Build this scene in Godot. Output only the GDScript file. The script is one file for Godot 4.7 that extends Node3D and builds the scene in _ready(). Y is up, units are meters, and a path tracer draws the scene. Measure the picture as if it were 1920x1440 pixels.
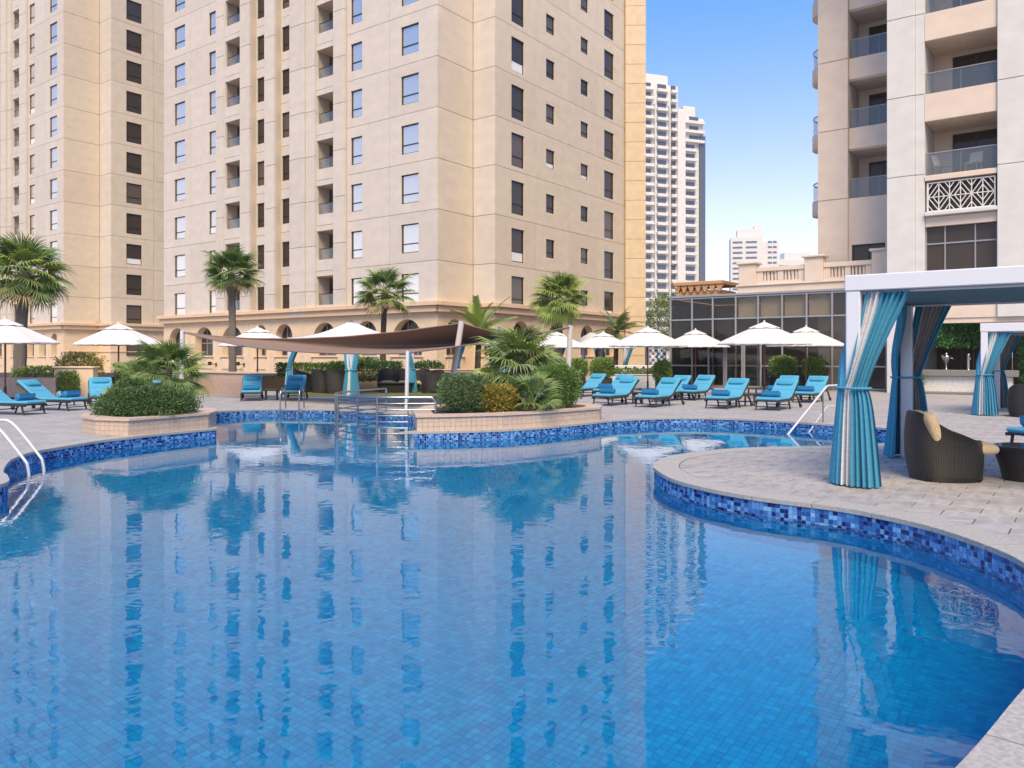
extends Node3D
# A hotel pool deck between apartment towers. y is up, metres, the camera looks along -z.
# RD runs to the right along the left-facing building fronts, ED runs away to the right: all buildings and paving share this grid.
const RD := Vector3(0.8068, 0, 0.5908)
const ED := Vector3(0.591, 0, -0.8067)
const WATER := -0.2
const FLOOR := -1.4
var M := {}
var cache := {}
var counts := {}
var rng := RandomNumberGenerator.new()

class MB:
	var v := PackedVector3Array()
	var n := PackedVector3Array()
	var uv := PackedVector2Array()
	var c := PackedColorArray()
	var tint := Color(1, 1, 1)
	var colored := false
	func tri(a: Vector3, b: Vector3, d: Vector3) -> void:
		var nn := (b - a).cross(d - a).normalized()
		v.append_array(PackedVector3Array([a, d, b])); n.append_array(PackedVector3Array([nn, nn, nn]))
		uv.append_array(PackedVector2Array([Vector2(0, 0), Vector2(1, 1), Vector2(1, 0)]))
		if colored: c.append_array(PackedColorArray([tint, tint, tint]))
	func trin(a: Vector3, b: Vector3, d: Vector3, na: Vector3, nb: Vector3, nd: Vector3, ua := Vector2.ZERO, ub := Vector2.ZERO, ud := Vector2.ZERO) -> void:
		v.append_array(PackedVector3Array([a, d, b])); n.append_array(PackedVector3Array([na, nd, nb]))
		uv.append_array(PackedVector2Array([ua, ud, ub]))
		if colored: c.append_array(PackedColorArray([tint, tint, tint]))
	func quad(a: Vector3, b: Vector3, d: Vector3, e: Vector3) -> void:   # counter-clockwise seen from outside
		var nn := (b - a).cross(d - a).normalized()
		if nn.length() < 0.5: nn = (d - a).cross(e - a).normalized()
		var w := (b - a).length()
		var h := (e - a).length()
		trin(a, b, d, nn, nn, nn, Vector2(0, 0), Vector2(w, 0), Vector2(w, h))
		trin(a, d, e, nn, nn, nn, Vector2(0, 0), Vector2(w, h), Vector2(0, h))
	func quad_out(a: Vector3, b: Vector3, d: Vector3, e: Vector3, center: Vector3) -> void:
		var nn := (b - a).cross(d - a)
		if nn.dot((a + b + d + e) / 4.0 - center) < 0.0: quad(e, d, b, a)
		else: quad(a, b, d, e)
	func box(lo: Vector3, hi: Vector3) -> void:
		obox(Transform3D(Basis(), (lo + hi) / 2.0), hi - lo)
	func obox(x: Transform3D, s: Vector3) -> void:
		var p := []
		for i in 8: p.append(x * Vector3(s.x * (0.5 if i & 1 else -0.5), s.y * (0.5 if i & 2 else -0.5), s.z * (0.5 if i & 4 else -0.5)))
		for f in [[0, 2, 3, 1], [4, 5, 7, 6], [0, 1, 5, 4], [2, 6, 7, 3], [0, 4, 6, 2], [1, 3, 7, 5]]:
			quad_out(p[f[0]], p[f[1]], p[f[2]], p[f[3]], x.origin)
	func cbox(x: Transform3D, s: Vector3, ch: float) -> void:   # chamfered box
		var h := s / 2.0
		var P := func(sg: Vector3, ax: int) -> Vector3:
			var q := Vector3(sg.x * (h.x - ch), sg.y * (h.y - ch), sg.z * (h.z - ch))
			q[ax] = sg[ax] * h[ax]
			return x * q
		for ax in 3:
			var b := (ax + 1) % 3
			var d := (ax + 2) % 3
			for s0 in [-1, 1]:
				var q := []
				for k in [[-1, -1], [1, -1], [1, 1], [-1, 1]]:
					var sg := Vector3(); sg[ax] = s0; sg[b] = k[0]; sg[d] = k[1]
					q.append(P.call(sg, ax))
				quad_out(q[0], q[1], q[2], q[3], x.origin)
				for s1 in [-1, 1]:
					var e := []
					for k in [-1, 1]:
						var sg := Vector3(); sg[ax] = s0; sg[b] = s1; sg[d] = k
						e.append(P.call(sg, ax)); e.append(P.call(sg, b))
					quad_out(e[0], e[1], e[3], e[2], x.origin)
		for i in 8:
			var sg := Vector3(1 if i & 1 else -1, 1 if i & 2 else -1, 1 if i & 4 else -1)
			var a: Vector3 = P.call(sg, 0)
			var b: Vector3 = P.call(sg, 1)
			var d: Vector3 = P.call(sg, 2)
			if (b - a).cross(d - a).dot(a - x.origin) < 0: tri(a, d, b)
			else: tri(a, b, d)
	func grid(rows: Array, closed := false, flip := false) -> void:   # rows of PackedVector3Array of the same length; smooth
		var nr := rows.size()
		var nc: int = rows[0].size()
		var nor := []
		for i in nr:
			var line := PackedVector3Array()
			for j in nc:
				var du: Vector3 = rows[mini(i + 1, nr - 1)][j] - rows[maxi(i - 1, 0)][j]
				var j1 := (j + 1) % nc if closed else mini(j + 1, nc - 1)
				var j0 := (j + nc - 1) % nc if closed else maxi(j - 1, 0)
				var dv: Vector3 = rows[i][j1] - rows[i][j0]
				var q := dv.cross(du).normalized()
				line.append(-q if flip else q)
			nor.append(line)
		var m := nc if closed else nc - 1
		for i in nr - 1:
			for j in m:
				var k := (j + 1) % nc
				var ua := Vector2(float(j) / m, float(i) / (nr - 1)); var ub := Vector2(float(j + 1) / m, float(i) / (nr - 1))
				var uc := Vector2(float(j + 1) / m, float(i + 1) / (nr - 1)); var ud := Vector2(float(j) / m, float(i + 1) / (nr - 1))
				if flip:
					trin(rows[i][j], rows[i + 1][k], rows[i][k], nor[i][j], nor[i + 1][k], nor[i][k], ua, uc, ub)
					trin(rows[i][j], rows[i + 1][j], rows[i + 1][k], nor[i][j], nor[i + 1][j], nor[i + 1][k], ua, ud, uc)
				else:
					trin(rows[i][j], rows[i][k], rows[i + 1][k], nor[i][j], nor[i][k], nor[i + 1][k], ua, ub, uc)
					trin(rows[i][j], rows[i + 1][k], rows[i + 1][j], nor[i][j], nor[i + 1][k], nor[i + 1][j], ua, uc, ud)
	func lathe(profile: Array, seg := 16, x := Transform3D.IDENTITY) -> void:   # Vector2(radius, height) from the bottom up
		var rows := []
		for p in profile:
			var line := PackedVector3Array()
			for j in seg:
				var a := TAU * j / seg
				line.append(x * Vector3(p.x * cos(a), p.y, -p.x * sin(a)))
			rows.append(line)
		grid(rows, true)
	func tube(path: Array, r, sides := 8, caps := true) -> void:   # r: one radius or one for each point
		var rows := []
		var np := path.size()
		var up := Vector3.UP
		var t0: Vector3 = (path[1] - path[0]).normalized()
		if absf(t0.dot(up)) > 0.9: up = Vector3.RIGHT
		var side := t0.cross(up).normalized()
		for i in np:
			var t: Vector3 = (path[mini(i + 1, np - 1)] - path[maxi(i - 1, 0)]).normalized()
			side = (side - t * side.dot(t)).normalized()
			var w := side.cross(t)
			var rad: float = r[i] if r is Array else r
			var line := PackedVector3Array()
			for j in sides:
				var a := TAU * j / sides
				line.append(path[i] + (side * cos(a) + w * sin(a)) * rad)
			rows.append(line)
		grid(rows, true)
		if caps:
			for e in [0, np - 1]:
				for j in range(1, sides - 1):
					if e == 0: tri(rows[0][0], rows[0][j + 1], rows[0][j])
					else: tri(rows[e][0], rows[e][j], rows[e][j + 1])
	func mesh() -> ArrayMesh:
		var a := []
		a.resize(Mesh.ARRAY_MAX)
		a[Mesh.ARRAY_VERTEX] = v; a[Mesh.ARRAY_NORMAL] = n; a[Mesh.ARRAY_TEX_UV] = uv
		if colored: a[Mesh.ARRAY_COLOR] = c
		var m := ArrayMesh.new()
		if v.size(): m.add_surface_from_arrays(Mesh.PRIMITIVE_TRIANGLES, a)
		return m

func numbered(called: String) -> String:
	var k: int = counts.get(called, 0)
	counts[called] = k + 1
	return called if k == 0 else "%s_%03d" % [called, k]
func tag(o: Node, label: String, category: String, group := "") -> void:
	o.set_meta("label", label); o.set_meta("category", category)
	if group: o.set_meta("group", group)
func thing(called: String, label: String, category: String, at := Vector3.ZERO, turn := 0.0, group := "") -> Node3D:
	var o := Node3D.new()
	o.name = numbered(called)
	add_child(o)
	o.position = at; o.rotation.y = turn
	tag(o, label, category, group)
	return o
func part(called: String, mesh: Mesh, mat: Material, parent: Node, x := Transform3D.IDENTITY) -> MeshInstance3D:
	var o := MeshInstance3D.new()
	o.name = called if parent != self else numbered(called)
	o.mesh = mesh
	o.material_override = mat
	parent.add_child(o, true)
	o.transform = x
	return o
func setting(called: String, mesh: Mesh, mat: Material) -> MeshInstance3D:
	var o := part(called, mesh, mat, self)
	o.set_meta("kind", "structure")
	return o
func dup(root: Node3D, at: Vector3, turn: float, label: String, group := "") -> Node3D:
	var r: Node3D = root.duplicate()
	var kn := String(root.name)
	if kn.length() > 4 and kn[kn.length() - 4] == "_" and kn.right(3).is_valid_int(): kn = kn.left(kn.length() - 4)
	r.name = numbered(kn)
	add_child(r)
	r.position = at; r.rotation.y = turn
	r.set_meta("label", label)
	if group: r.set_meta("group", group)
	return r
func yaw(dir: Vector3) -> float:   # turn that points local -z along dir
	return atan2(-dir.x, -dir.z)
func at(o: Vector3, b := Basis()) -> Transform3D:
	return Transform3D(b, o)
func box_mesh(s: Vector3, ch := 0.0) -> ArrayMesh:   # centred
	var key := "box%.3f,%.3f,%.3f,%.3f" % [s.x, s.y, s.z, ch]
	if not cache.has(key):
		var m := MB.new()
		if ch > 0: m.cbox(Transform3D(), s, ch)
		else: m.obox(Transform3D(), s)
		cache[key] = m.mesh()
	return cache[key]
func pillow_mesh(w: float, h: float, d: float, e := 0.45) -> ArrayMesh:   # soft cushion, centred
	var key := "pil%.2f,%.2f,%.2f,%.2f" % [w, h, d, e]
	if cache.has(key): return cache[key]
	var m := MB.new()
	var pw := func(x: float, q: float) -> float: return signf(x) * pow(absf(x), q)
	var rows := []
	for i in 15:
		var a := lerpf(-PI / 2, PI / 2, i / 14.0)
		var line := PackedVector3Array()
		for j in 28:
			var b := TAU * j / 28
			line.append(Vector3(w / 2 * pw.call(cos(a), 0.55) * pw.call(cos(b), e), h / 2 * pw.call(sin(a), 0.8), -d / 2 * pw.call(cos(a), 0.55) * pw.call(sin(b), e)))
		rows.append(line)
	m.grid(rows, true)
	cache[key] = m.mesh()
	return cache[key]
func tube_mesh(path: Array, r, sides := 8) -> ArrayMesh:
	var m := MB.new(); m.tube(path, r, sides); return m.mesh()

# ---------------------------------------------------------------- materials
func lin(r: float, g: float, b: float, a := 1.0) -> Color:
	var c := Color(r, g, b).linear_to_srgb(); c.a = a; return c
func noise_image(size: int, freq: float, oct: int, sd: int, type := FastNoiseLite.TYPE_SIMPLEX_SMOOTH) -> Image:
	var f := FastNoiseLite.new()
	f.seed = sd; f.frequency = freq; f.noise_type = type; f.fractal_octaves = oct
	return f.get_seamless_image(size, size)
func tone_tex(size: int, freq: float, oct: int, sd: int, lo: float, hi: float, stretch := 1.0) -> ImageTexture:   # grey tones that multiply a colour
	var im := noise_image(size, freq, oct, sd)
	if stretch > 1.0:
		im.resize(size, int(size / stretch), Image.INTERPOLATE_BILINEAR)
		im.resize(size, size, Image.INTERPOLATE_CUBIC)
		var big := Image.create(size, size, false, im.get_format())
		for y in size:
			for x in size: big.set_pixel(x, y, im.get_pixel(int(x / stretch), y))
		im = big
	var out := Image.create(size, size, false, Image.FORMAT_RGB8)
	for y in size:
		for x in size:
			var k := lerpf(lo, hi, im.get_pixel(x, y).r)
			out.set_pixel(x, y, Color(k, k, k))
	return ImageTexture.create_from_image(out)
func mat(name_: String, col: Color, rough := 0.8, metal := 0.0, spec := 0.5) -> StandardMaterial3D:
	var m := StandardMaterial3D.new()
	m.resource_name = name_
	m.albedo_color = col; m.roughness = rough; m.metallic = metal; m.metallic_specular = spec
	M[name_] = m
	return m
func worn(m: StandardMaterial3D, tex: Texture2D, scale: float, height: Texture2D = null, hs := 0.0) -> StandardMaterial3D:
	m.albedo_texture = tex
	m.uv1_triplanar = true; m.uv1_world_triplanar = true; m.uv1_scale = Vector3(scale, scale, scale)
	if height:
		m.heightmap_enabled = true; m.heightmap_texture = height; m.heightmap_scale = hs
	return m

func make_materials() -> void:
	var plaster := tone_tex(512, 0.012, 5, 3, 0.92, 1.0)
	var fine := tone_tex(512, 0.05, 4, 5, 0.8, 1.0)
	var grain := ImageTexture.create_from_image(noise_image(512, 0.08, 4, 9))
	worn(mat("plaster_pink", lin(0.63, 0.58, 0.53), 0.9), plaster, 0.16, grain, 0.3)
	worn(mat("plaster_warm_bounce", lin(0.66, 0.57, 0.455), 0.9), plaster, 0.16, grain, 0.3)  # tower plaster with warm bounced light of right-hand faces put into the colour
	worn(mat("plaster_amber", lin(0.66, 0.53, 0.37), 0.9), plaster, 0.16, grain, 0.3)
	worn(mat("plaster_base", lin(0.74, 0.58, 0.41), 0.9), plaster, 0.2, grain, 0.3)
	worn(mat("plaster_cornice", lin(0.72, 0.53, 0.36), 0.9), plaster, 0.2, grain, 0.3)
	worn(mat("plaster_cream", lin(0.65, 0.645, 0.63), 0.9), plaster, 0.2, grain, 0.25)
	worn(mat("plaster_tan", lin(0.70, 0.585, 0.485), 0.9), plaster, 0.2, grain, 0.25)
	worn(mat("plaster_rose", lin(0.60, 0.44, 0.35), 0.9), fine, 0.4, grain, 0.3)
	worn(mat("plaster_white", lin(0.80, 0.78, 0.75), 0.9), fine, 0.4)
	worn(mat("far_white", lin(0.82, 0.80, 0.79), 0.9), fine, 0.05)
	worn(mat("kiosk_orange", lin(0.58, 0.33, 0.16), 0.9), plaster, 0.3)
	for k in ["plaster_pink", "plaster_warm_bounce"]:   # cast panels differ a little in tone from pour to pour
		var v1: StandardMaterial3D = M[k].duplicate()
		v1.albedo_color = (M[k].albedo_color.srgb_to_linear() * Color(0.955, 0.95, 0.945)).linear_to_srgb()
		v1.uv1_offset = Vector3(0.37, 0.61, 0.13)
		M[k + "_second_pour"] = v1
	mat("joint", lin(0.52, 0.44, 0.36), 0.95)
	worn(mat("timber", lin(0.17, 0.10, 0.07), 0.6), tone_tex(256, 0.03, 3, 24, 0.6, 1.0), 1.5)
	mat("frame_dark", lin(0.018, 0.016, 0.015), 0.45)
	mat("frame_grey", lin(0.30, 0.30, 0.31), 0.4, 0.3)
	mat("glass_mirror", lin(0.78, 0.71, 0.64), 0.05, 0.8)
	mat("glass_brown", lin(0.045, 0.032, 0.024), 0.05, 0.0, 0.4)
	mat("glass_far", lin(0.10, 0.12, 0.15), 0.1, 0.3)
	mat("glass_warm", lin(0.10, 0.075, 0.06), 0.06, 0.0, 0.45)
	mat("blind_white", lin(0.72, 0.72, 0.72), 0.8)
	var pane := mat("glass_dark", lin(0.02, 0.017, 0.015, 0.28), 0.03, 0.0, 0.34)
	pane.transparency = BaseMaterial3D.TRANSPARENCY_ALPHA
	var clear := mat("glass_clear", lin(0.12, 0.14, 0.14, 0.26), 0.05)
	clear.transparency = BaseMaterial3D.TRANSPARENCY_ALPHA
	mat("room_wall", lin(0.40, 0.33, 0.27), 0.9)
	mat("room_floor", lin(0.28, 0.19, 0.13), 0.6)
	mat("blind", lin(0.72, 0.57, 0.40), 0.9)
	# paving: grain runs along the stone
	var streak := tone_tex(512, 0.06, 4, 21, 0.76, 1.0, 16.0)
	var pv := mat("paver", Color(1, 1, 1), 0.75)
	pv.vertex_color_use_as_albedo = true
	pv.albedo_texture = streak; pv.uv1_scale = Vector3(0.9, 0.9, 0.9)
	pv.heightmap_enabled = true; pv.heightmap_texture = streak; pv.heightmap_scale = 0.25
	for k in 4:
		var p: StandardMaterial3D = pv.duplicate()
		p.vertex_color_use_as_albedo = false
		p.albedo_color = [lin(0.425, 0.415, 0.42), lin(0.42, 0.40, 0.395), lin(0.45, 0.435, 0.43), lin(0.395, 0.385, 0.395)][k]
		M["paver%d" % k] = p
	mat("grout", lin(0.17, 0.155, 0.15), 0.95)
	worn(mat("coping", lin(0.44, 0.43, 0.41), 0.7), fine, 0.9, grain, 0.3)
	worn(mat("rim_stone", lin(0.64, 0.49, 0.40), 0.6), fine, 0.8, grain, 0.2)
	worn(mat("clad_tile", lin(0.63, 0.49, 0.39), 0.55), fine, 1.5)
	worn(mat("clad_tile_pale", lin(0.66, 0.515, 0.41), 0.55), fine, 1.5)
	mat("clad_grout", lin(0.55, 0.44, 0.35), 0.9)
	# mosaic
	var names := ["tile_navy", "tile_royal", "tile_mid", "tile_pale", "tile_sky"]
	var cols := tile_colors()
	for k in 5: mat(names[k], cols[k].linear_to_srgb(), 0.12)
	var tm := mat("tile_many", Color(1, 1, 1), 0.12)
	tm.vertex_color_use_as_albedo = true; tm.metallic_specular = 0.2
	mat("tile_grout", lin(0.30, 0.42, 0.62), 0.9)
	var mos := Image.create(128, 128, false, Image.FORMAT_RGB8)
	var r2 := RandomNumberGenerator.new(); r2.seed = 77
	for y in 128:
		for x in 128: mos.set_pixel(x, y, floor_color(r2).linear_to_srgb())
	var mf := mat("floor_mosaic", Color(1, 1, 1), 0.2)
	mf.metallic_specular = 0.2
	mf.albedo_texture = ImageTexture.create_from_image(mos)
	mf.texture_filter = BaseMaterial3D.TEXTURE_FILTER_NEAREST
	mf.uv1_triplanar = true; mf.uv1_world_triplanar = true
	mf.uv1_scale = Vector3.ONE / (128 * 0.06)
	mat("floor_grout", lin(0.06, 0.26, 0.52), 0.9)
	# water: a smooth sheet with fine and broad ripples
	var wat := mat("water", Color(1, 1, 1, 0.0), 0.0, 0.0, 0.5)
	wat.refraction_enabled = true; wat.refraction_scale = 0.0333
	wat.transparency = BaseMaterial3D.TRANSPARENCY_ALPHA
	var wi := noise_image(1024, 0.012, 3, 41)
	var wj := noise_image(1024, 0.045, 2, 43)
	var wk := Image.create(1024, 1024, false, Image.FORMAT_RGB8)
	for y in 1024:
		for x in 1024:
			var k := 0.7 * wi.get_pixel(x, y).r + 0.3 * wj.get_pixel(x, y).r
			wk.set_pixel(x, y, Color(k, k, k))
	wk.bump_map_to_normal_map(14.0)
	wat.normal_enabled = true; wat.normal_texture = ImageTexture.create_from_image(wk)
	wat.normal_scale = 0.012
	wat.uv1_triplanar = true; wat.uv1_world_triplanar = true; wat.uv1_scale = Vector3(0.13, 0.13, 0.13)
	# cloth
	var weave := Image.create(64, 64, false, Image.FORMAT_RGB8)
	for y in 64:
		for x in 64:
			var k := 0.5 + 0.25 * sin(x * TAU / 4.0) * sin(y * TAU / 4.0)
			weave.set_pixel(x, y, Color(k, k, k))
	var wtex := ImageTexture.create_from_image(weave)
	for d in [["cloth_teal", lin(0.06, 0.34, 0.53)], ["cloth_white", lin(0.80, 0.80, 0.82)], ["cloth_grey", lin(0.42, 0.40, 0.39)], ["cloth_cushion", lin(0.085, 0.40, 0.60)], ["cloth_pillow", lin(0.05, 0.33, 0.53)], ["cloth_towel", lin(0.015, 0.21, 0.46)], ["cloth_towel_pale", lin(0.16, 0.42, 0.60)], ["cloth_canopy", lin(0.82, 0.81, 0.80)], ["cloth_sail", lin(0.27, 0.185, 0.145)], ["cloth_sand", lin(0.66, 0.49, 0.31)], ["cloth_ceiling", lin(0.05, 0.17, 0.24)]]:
		var m := mat(d[0], d[1], 0.9)
		worn(m, fine, 1.1, wtex, 0.05)
		m.uv1_world_triplanar = true
		m.rim_enabled = true; m.rim = 0.25
	for k in ["cloth_canopy", "cloth_white", "cloth_teal", "cloth_grey", "cloth_sail"]:
		M[k].backlight_enabled = true
		M[k].backlight = Color(0.28, 0.28, 0.28)
	# wicker
	var wk2 := Image.create(64, 64, false, Image.FORMAT_RGB8)
	for y in 64:
		for x in 64:
			var cell := (x / 16 + y / 8) % 2
			var k := absf(sin((y % 8) / 8.0 * PI)) * (0.65 + 0.35 * cell) * (0.6 + 0.4 * absf(sin((x % 16) / 16.0 * PI)))
			wk2.set_pixel(x, y, Color(k, k, k))
	var wick := mat("wicker", lin(0.075, 0.062, 0.055), 0.45)
	wick.heightmap_enabled = true; wick.heightmap_texture = ImageTexture.create_from_image(wk2); wick.heightmap_scale = 1.2
	wick.albedo_texture = ImageTexture.create_from_image(wk2)
	wick.albedo_color = lin(0.10, 0.092, 0.09)
	wick.uv1_scale = Vector3(19, 13, 1)
	mat("wicker_plain", lin(0.035, 0.032, 0.031), 0.5)
	mat("lounger_black", lin(0.022, 0.022, 0.024), 0.4)
	mat("steel", lin(0.38, 0.38, 0.39), 0.22, 1.0)
	mat("steel_white", lin(0.70, 0.70, 0.72), 0.35, 0.4)
	mat("post_grey", lin(0.50, 0.48, 0.47), 0.6)
	worn(mat("wood_pole", lin(0.25, 0.085, 0.05), 0.5), tone_tex(256, 0.03, 3, 4, 0.6, 1.0), 2.0)
	mat("paint_white", lin(0.62, 0.64, 0.70), 0.5)
	mat("black", lin(0.012, 0.012, 0.012), 0.6)
	worn(mat("bark", lin(0.20, 0.145, 0.11), 0.95), tone_tex(256, 0.04, 4, 14, 0.45, 1.0), 1.2, grain, 3.0)
	worn(mat("bark_pale", lin(0.42, 0.36, 0.31), 0.95), tone_tex(256, 0.06, 4, 15, 0.5, 1.0), 1.6, grain, 3.0)
	worn(mat("soil", lin(0.05, 0.035, 0.025), 1.0), fine, 2.0)
	worn(mat("turf", lin(0.17, 0.19, 0.05), 1.0), tone_tex(512, 0.06, 4, 31, 0.7, 1.0), 0.7, grain, 2.0)
	worn(mat("counter_stone", lin(0.24, 0.235, 0.22), 0.5), fine, 1.0)
	worn(mat("earth", lin(0.36, 0.30, 0.24), 1.0), fine, 0.1)
	mat("lamp_shade", lin(0.05, 0.04, 0.035), 0.5)
	var lf := mat("leaf", Color(1, 1, 1), 0.55)
	lf.vertex_color_use_as_albedo = true
	lf.backlight_enabled = true; lf.backlight = Color(0.35, 0.45, 0.15)
	for d in [["frond_green", lin(0.165, 0.24, 0.06)], ["frond_dark", lin(0.11, 0.18, 0.055)], ["frond_lime", lin(0.25, 0.32, 0.07)], ["frond_dry", lin(0.27, 0.21, 0.11)], ["frond_grey", lin(0.17, 0.24, 0.11)]]:
		var m := mat(d[0], d[1], 0.5)
		m.backlight_enabled = true; m.backlight = Color(0.35, 0.42, 0.12)
func tile_colors() -> Array:
	return [Color(0.012, 0.022, 0.13), Color(0.02, 0.075, 0.28), Color(0.04, 0.15, 0.42), Color(0.09, 0.26, 0.56), Color(0.17, 0.38, 0.66)]
func floor_color(r: RandomNumberGenerator) -> Color:
	var k := r.randf()
	var b := Color(0.002, 0.27, 0.575) if k < 0.55 else (Color(0.002, 0.235, 0.54) if k < 0.78 else Color(0.002, 0.295, 0.60))
	return b * r.randf_range(0.92, 1.08)

# ---------------------------------------------------------------- scene
func _ready() -> void:
	rng.seed = 4711
	var cam := Camera3D.new()
	cam.name = "camera"
	add_child(cam)
	cam.position = Vector3(0, 1.5, 0)
	cam.projection = Camera3D.PROJECTION_FRUSTUM
	cam.near = 0.1; cam.far = 4000.0
	cam.size = 0.1 * 1440.0 / 1494.0
	cam.frustum_offset = Vector2(0, -0.1 * 50.0 / 1494.0)
	cam.current = true
	var we := WorldEnvironment.new()
	we.name = "world_environment"
	var env := Environment.new()
	env.tonemap_mode = Environment.TONE_MAPPER_LINEAR
	env.tonemap_exposure = 1.14
	env.background_mode = Environment.BG_SKY
	var sky := Sky.new()
	var sm := ProceduralSkyMaterial.new()
	sm.sky_top_color = Color(0.0, 0.41, 0.71)
	sm.sky_horizon_color = Color(1.0, 1.0, 1.0)
	sm.sky_curve = 0.118
	sm.sky_energy_multiplier = 1.36
	sm.ground_bottom_color = Color(0.55, 0.5, 0.45)
	sm.ground_horizon_color = Color(0.9, 0.9, 0.9)
	sm.sun_angle_max = 0.0
	sky.sky_material = sm
	env.sky = sky
	env.fog_enabled = true; env.fog_density = 0.0003; env.fog_light_color = Color(0.93, 0.96, 1.0)
	env.sdfgi_enabled = true; env.ssao_enabled = true; env.ssil_enabled = true
	we.environment = env
	add_child(we)
	var sun := DirectionalLight3D.new()
	sun.name = "sun"
	sun.light_energy = 1.4
	sun.light_color = Color(1.0, 0.915, 0.80)
	sun.light_angular_distance = 30.0
	sun.shadow_enabled = true
	add_child(sun)
	sun.look_at_from_position(Vector3(2, 50, 40), Vector3.ZERO)

	make_materials()
	build_ground_and_pool()
	build_middle_tower()
	build_left_tower()
	build_hotel()
	build_pavilion()
	build_far_towers()
	build_walls_and_planters()
	build_sail()
	build_cabanas()
	build_umbrellas()
	build_loungers()
	build_furniture()
	build_rails()
	build_plants()

# ---------------------------------------------------------------- pool and deck
func smooth_run(p: Array, step := 0.12) -> Array:
	var out := []
	for i in p.size() - 1:
		var a: Vector2 = p[maxi(i - 1, 0)]
		var b: Vector2 = p[i]
		var c: Vector2 = p[i + 1]
		var d: Vector2 = p[mini(i + 2, p.size() - 1)]
		var n := maxi(1, int(ceil(b.distance_to(c) / step)))
		for k in n: out.append(b.cubic_interpolate(c, a, d, float(k) / n))
	out.append(p[p.size() - 1])
	return out
func V2(x: float, y: float) -> Vector2: return Vector2(x, y)
var pool := PackedVector2Array()
func pool_outline() -> PackedVector2Array:
	var left := [V2(-5.5, -2.5), V2(-6.8, -4.5), V2(-6.9, -7.0), V2(-6.3, -8.6), V2(-6.05, -9.42), V2(-6.38, -10.05), V2(-6.66, -10.4), V2(-7.01, -10.99), V2(-7.35, -11.67), V2(-7.55, -12.31), V2(-7.62, -12.81), V2(-7.55, -13.50), V2(-7.43, -14.37), V2(-7.20, -14.94), V2(-6.92, -15.67), V2(-6.26, -16.85)]
	var back := [V2(-8.29, -21.97), V2(-7.88, -22.64), V2(-7.11, -23.10), V2(-6.19, -23.10), V2(-5.13, -22.87), V2(-3.82, -21.97), V2(-2.57, -20.75)]
	var front := [V2(-1.96, -16.01), V2(-1.16, -16.18), V2(-0.18, -16.54), V2(0.65, -17.11), V2(1.57, -18.07), V2(2.56, -19.15), V2(3.98, -19.83), V2(5.26, -19.66), V2(6.30, -18.83), V2(6.96, -18.07), V2(7.32, -17.65), V2(7.87, -17.0), V2(7.92, -16.24), V2(7.55, -15.35), V2(7.02, -14.46), V2(6.39, -13.83), V2(5.56, -13.46), V2(5.07, -13.42), V2(4.10, -13.26), V2(3.52, -13.03), V2(3.08, -12.73), V2(2.42, -12.11), V2(2.09, -11.43), V2(1.98, -11.04), V2(1.94, -10.67), V2(1.99, -9.83), V2(2.22, -9.18), V2(2.52, -8.69), V2(2.84, -8.36), V2(3.22, -8.02), V2(3.47, -7.67), V2(3.69, -7.16), V2(3.78, -6.69), V2(3.80, -6.17), V2(3.76, -5.85), V2(3.6, -5.2), V2(3.3, -4.6), V2(2.8, -4.05), V2(2.27, -3.53), V2(1.65, -2.91), V2(0.9, -2.25), V2(-0.5, -1.65), V2(-3.0, -1.5), V2(-5.5, -2.5)]
	var all := smooth_run(left) + smooth_run(back) + smooth_run(front)
	all.pop_back()
	var o := PackedVector2Array(all)
	return o
func flat_poly(m: MB, poly: PackedVector2Array, y: float) -> void:
	var t := Geometry2D.triangulate_polygon(poly)
	for i in range(0, t.size(), 3):
		var a := Vector3(poly[t[i]].x, y, poly[t[i]].y)
		var b := Vector3(poly[t[i + 1]].x, y, poly[t[i + 1]].y)
		var c := Vector3(poly[t[i + 2]].x, y, poly[t[i + 2]].y)
		if (b - a).cross(c - a).y < 0: m.trin(a, c, b, Vector3.UP, Vector3.UP, Vector3.UP, V2(a.x, a.z), V2(c.x, c.z), V2(b.x, b.z))
		else: m.trin(a, b, c, Vector3.UP, Vector3.UP, Vector3.UP, V2(a.x, a.z), V2(b.x, b.z), V2(c.x, c.z))
func prism(m: MB, poly: PackedVector2Array, y0: float, y1: float) -> void:
	flat_poly(m, poly, y1)
	var cw := Geometry2D.is_polygon_clockwise(poly)
	for i in poly.size():
		var a := poly[i]
		var b := poly[(i + 1) % poly.size()]
		if cw: m.quad(Vector3(b.x, y0, b.y), Vector3(a.x, y0, a.y), Vector3(a.x, y1, a.y), Vector3(b.x, y1, b.y))
		else: m.quad(Vector3(a.x, y0, a.y), Vector3(b.x, y0, b.y), Vector3(b.x, y1, b.y), Vector3(a.x, y1, a.y))
func seen(p: Vector3) -> bool:
	if p.z > -2.0: return false
	var u := 960.0 + 1494.0 * p.x / -p.z
	var w := 670.0 + 1494.0 * (1.5 - p.y) / -p.z
	return u > -10 and u < 1930 and w < 1450
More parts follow.
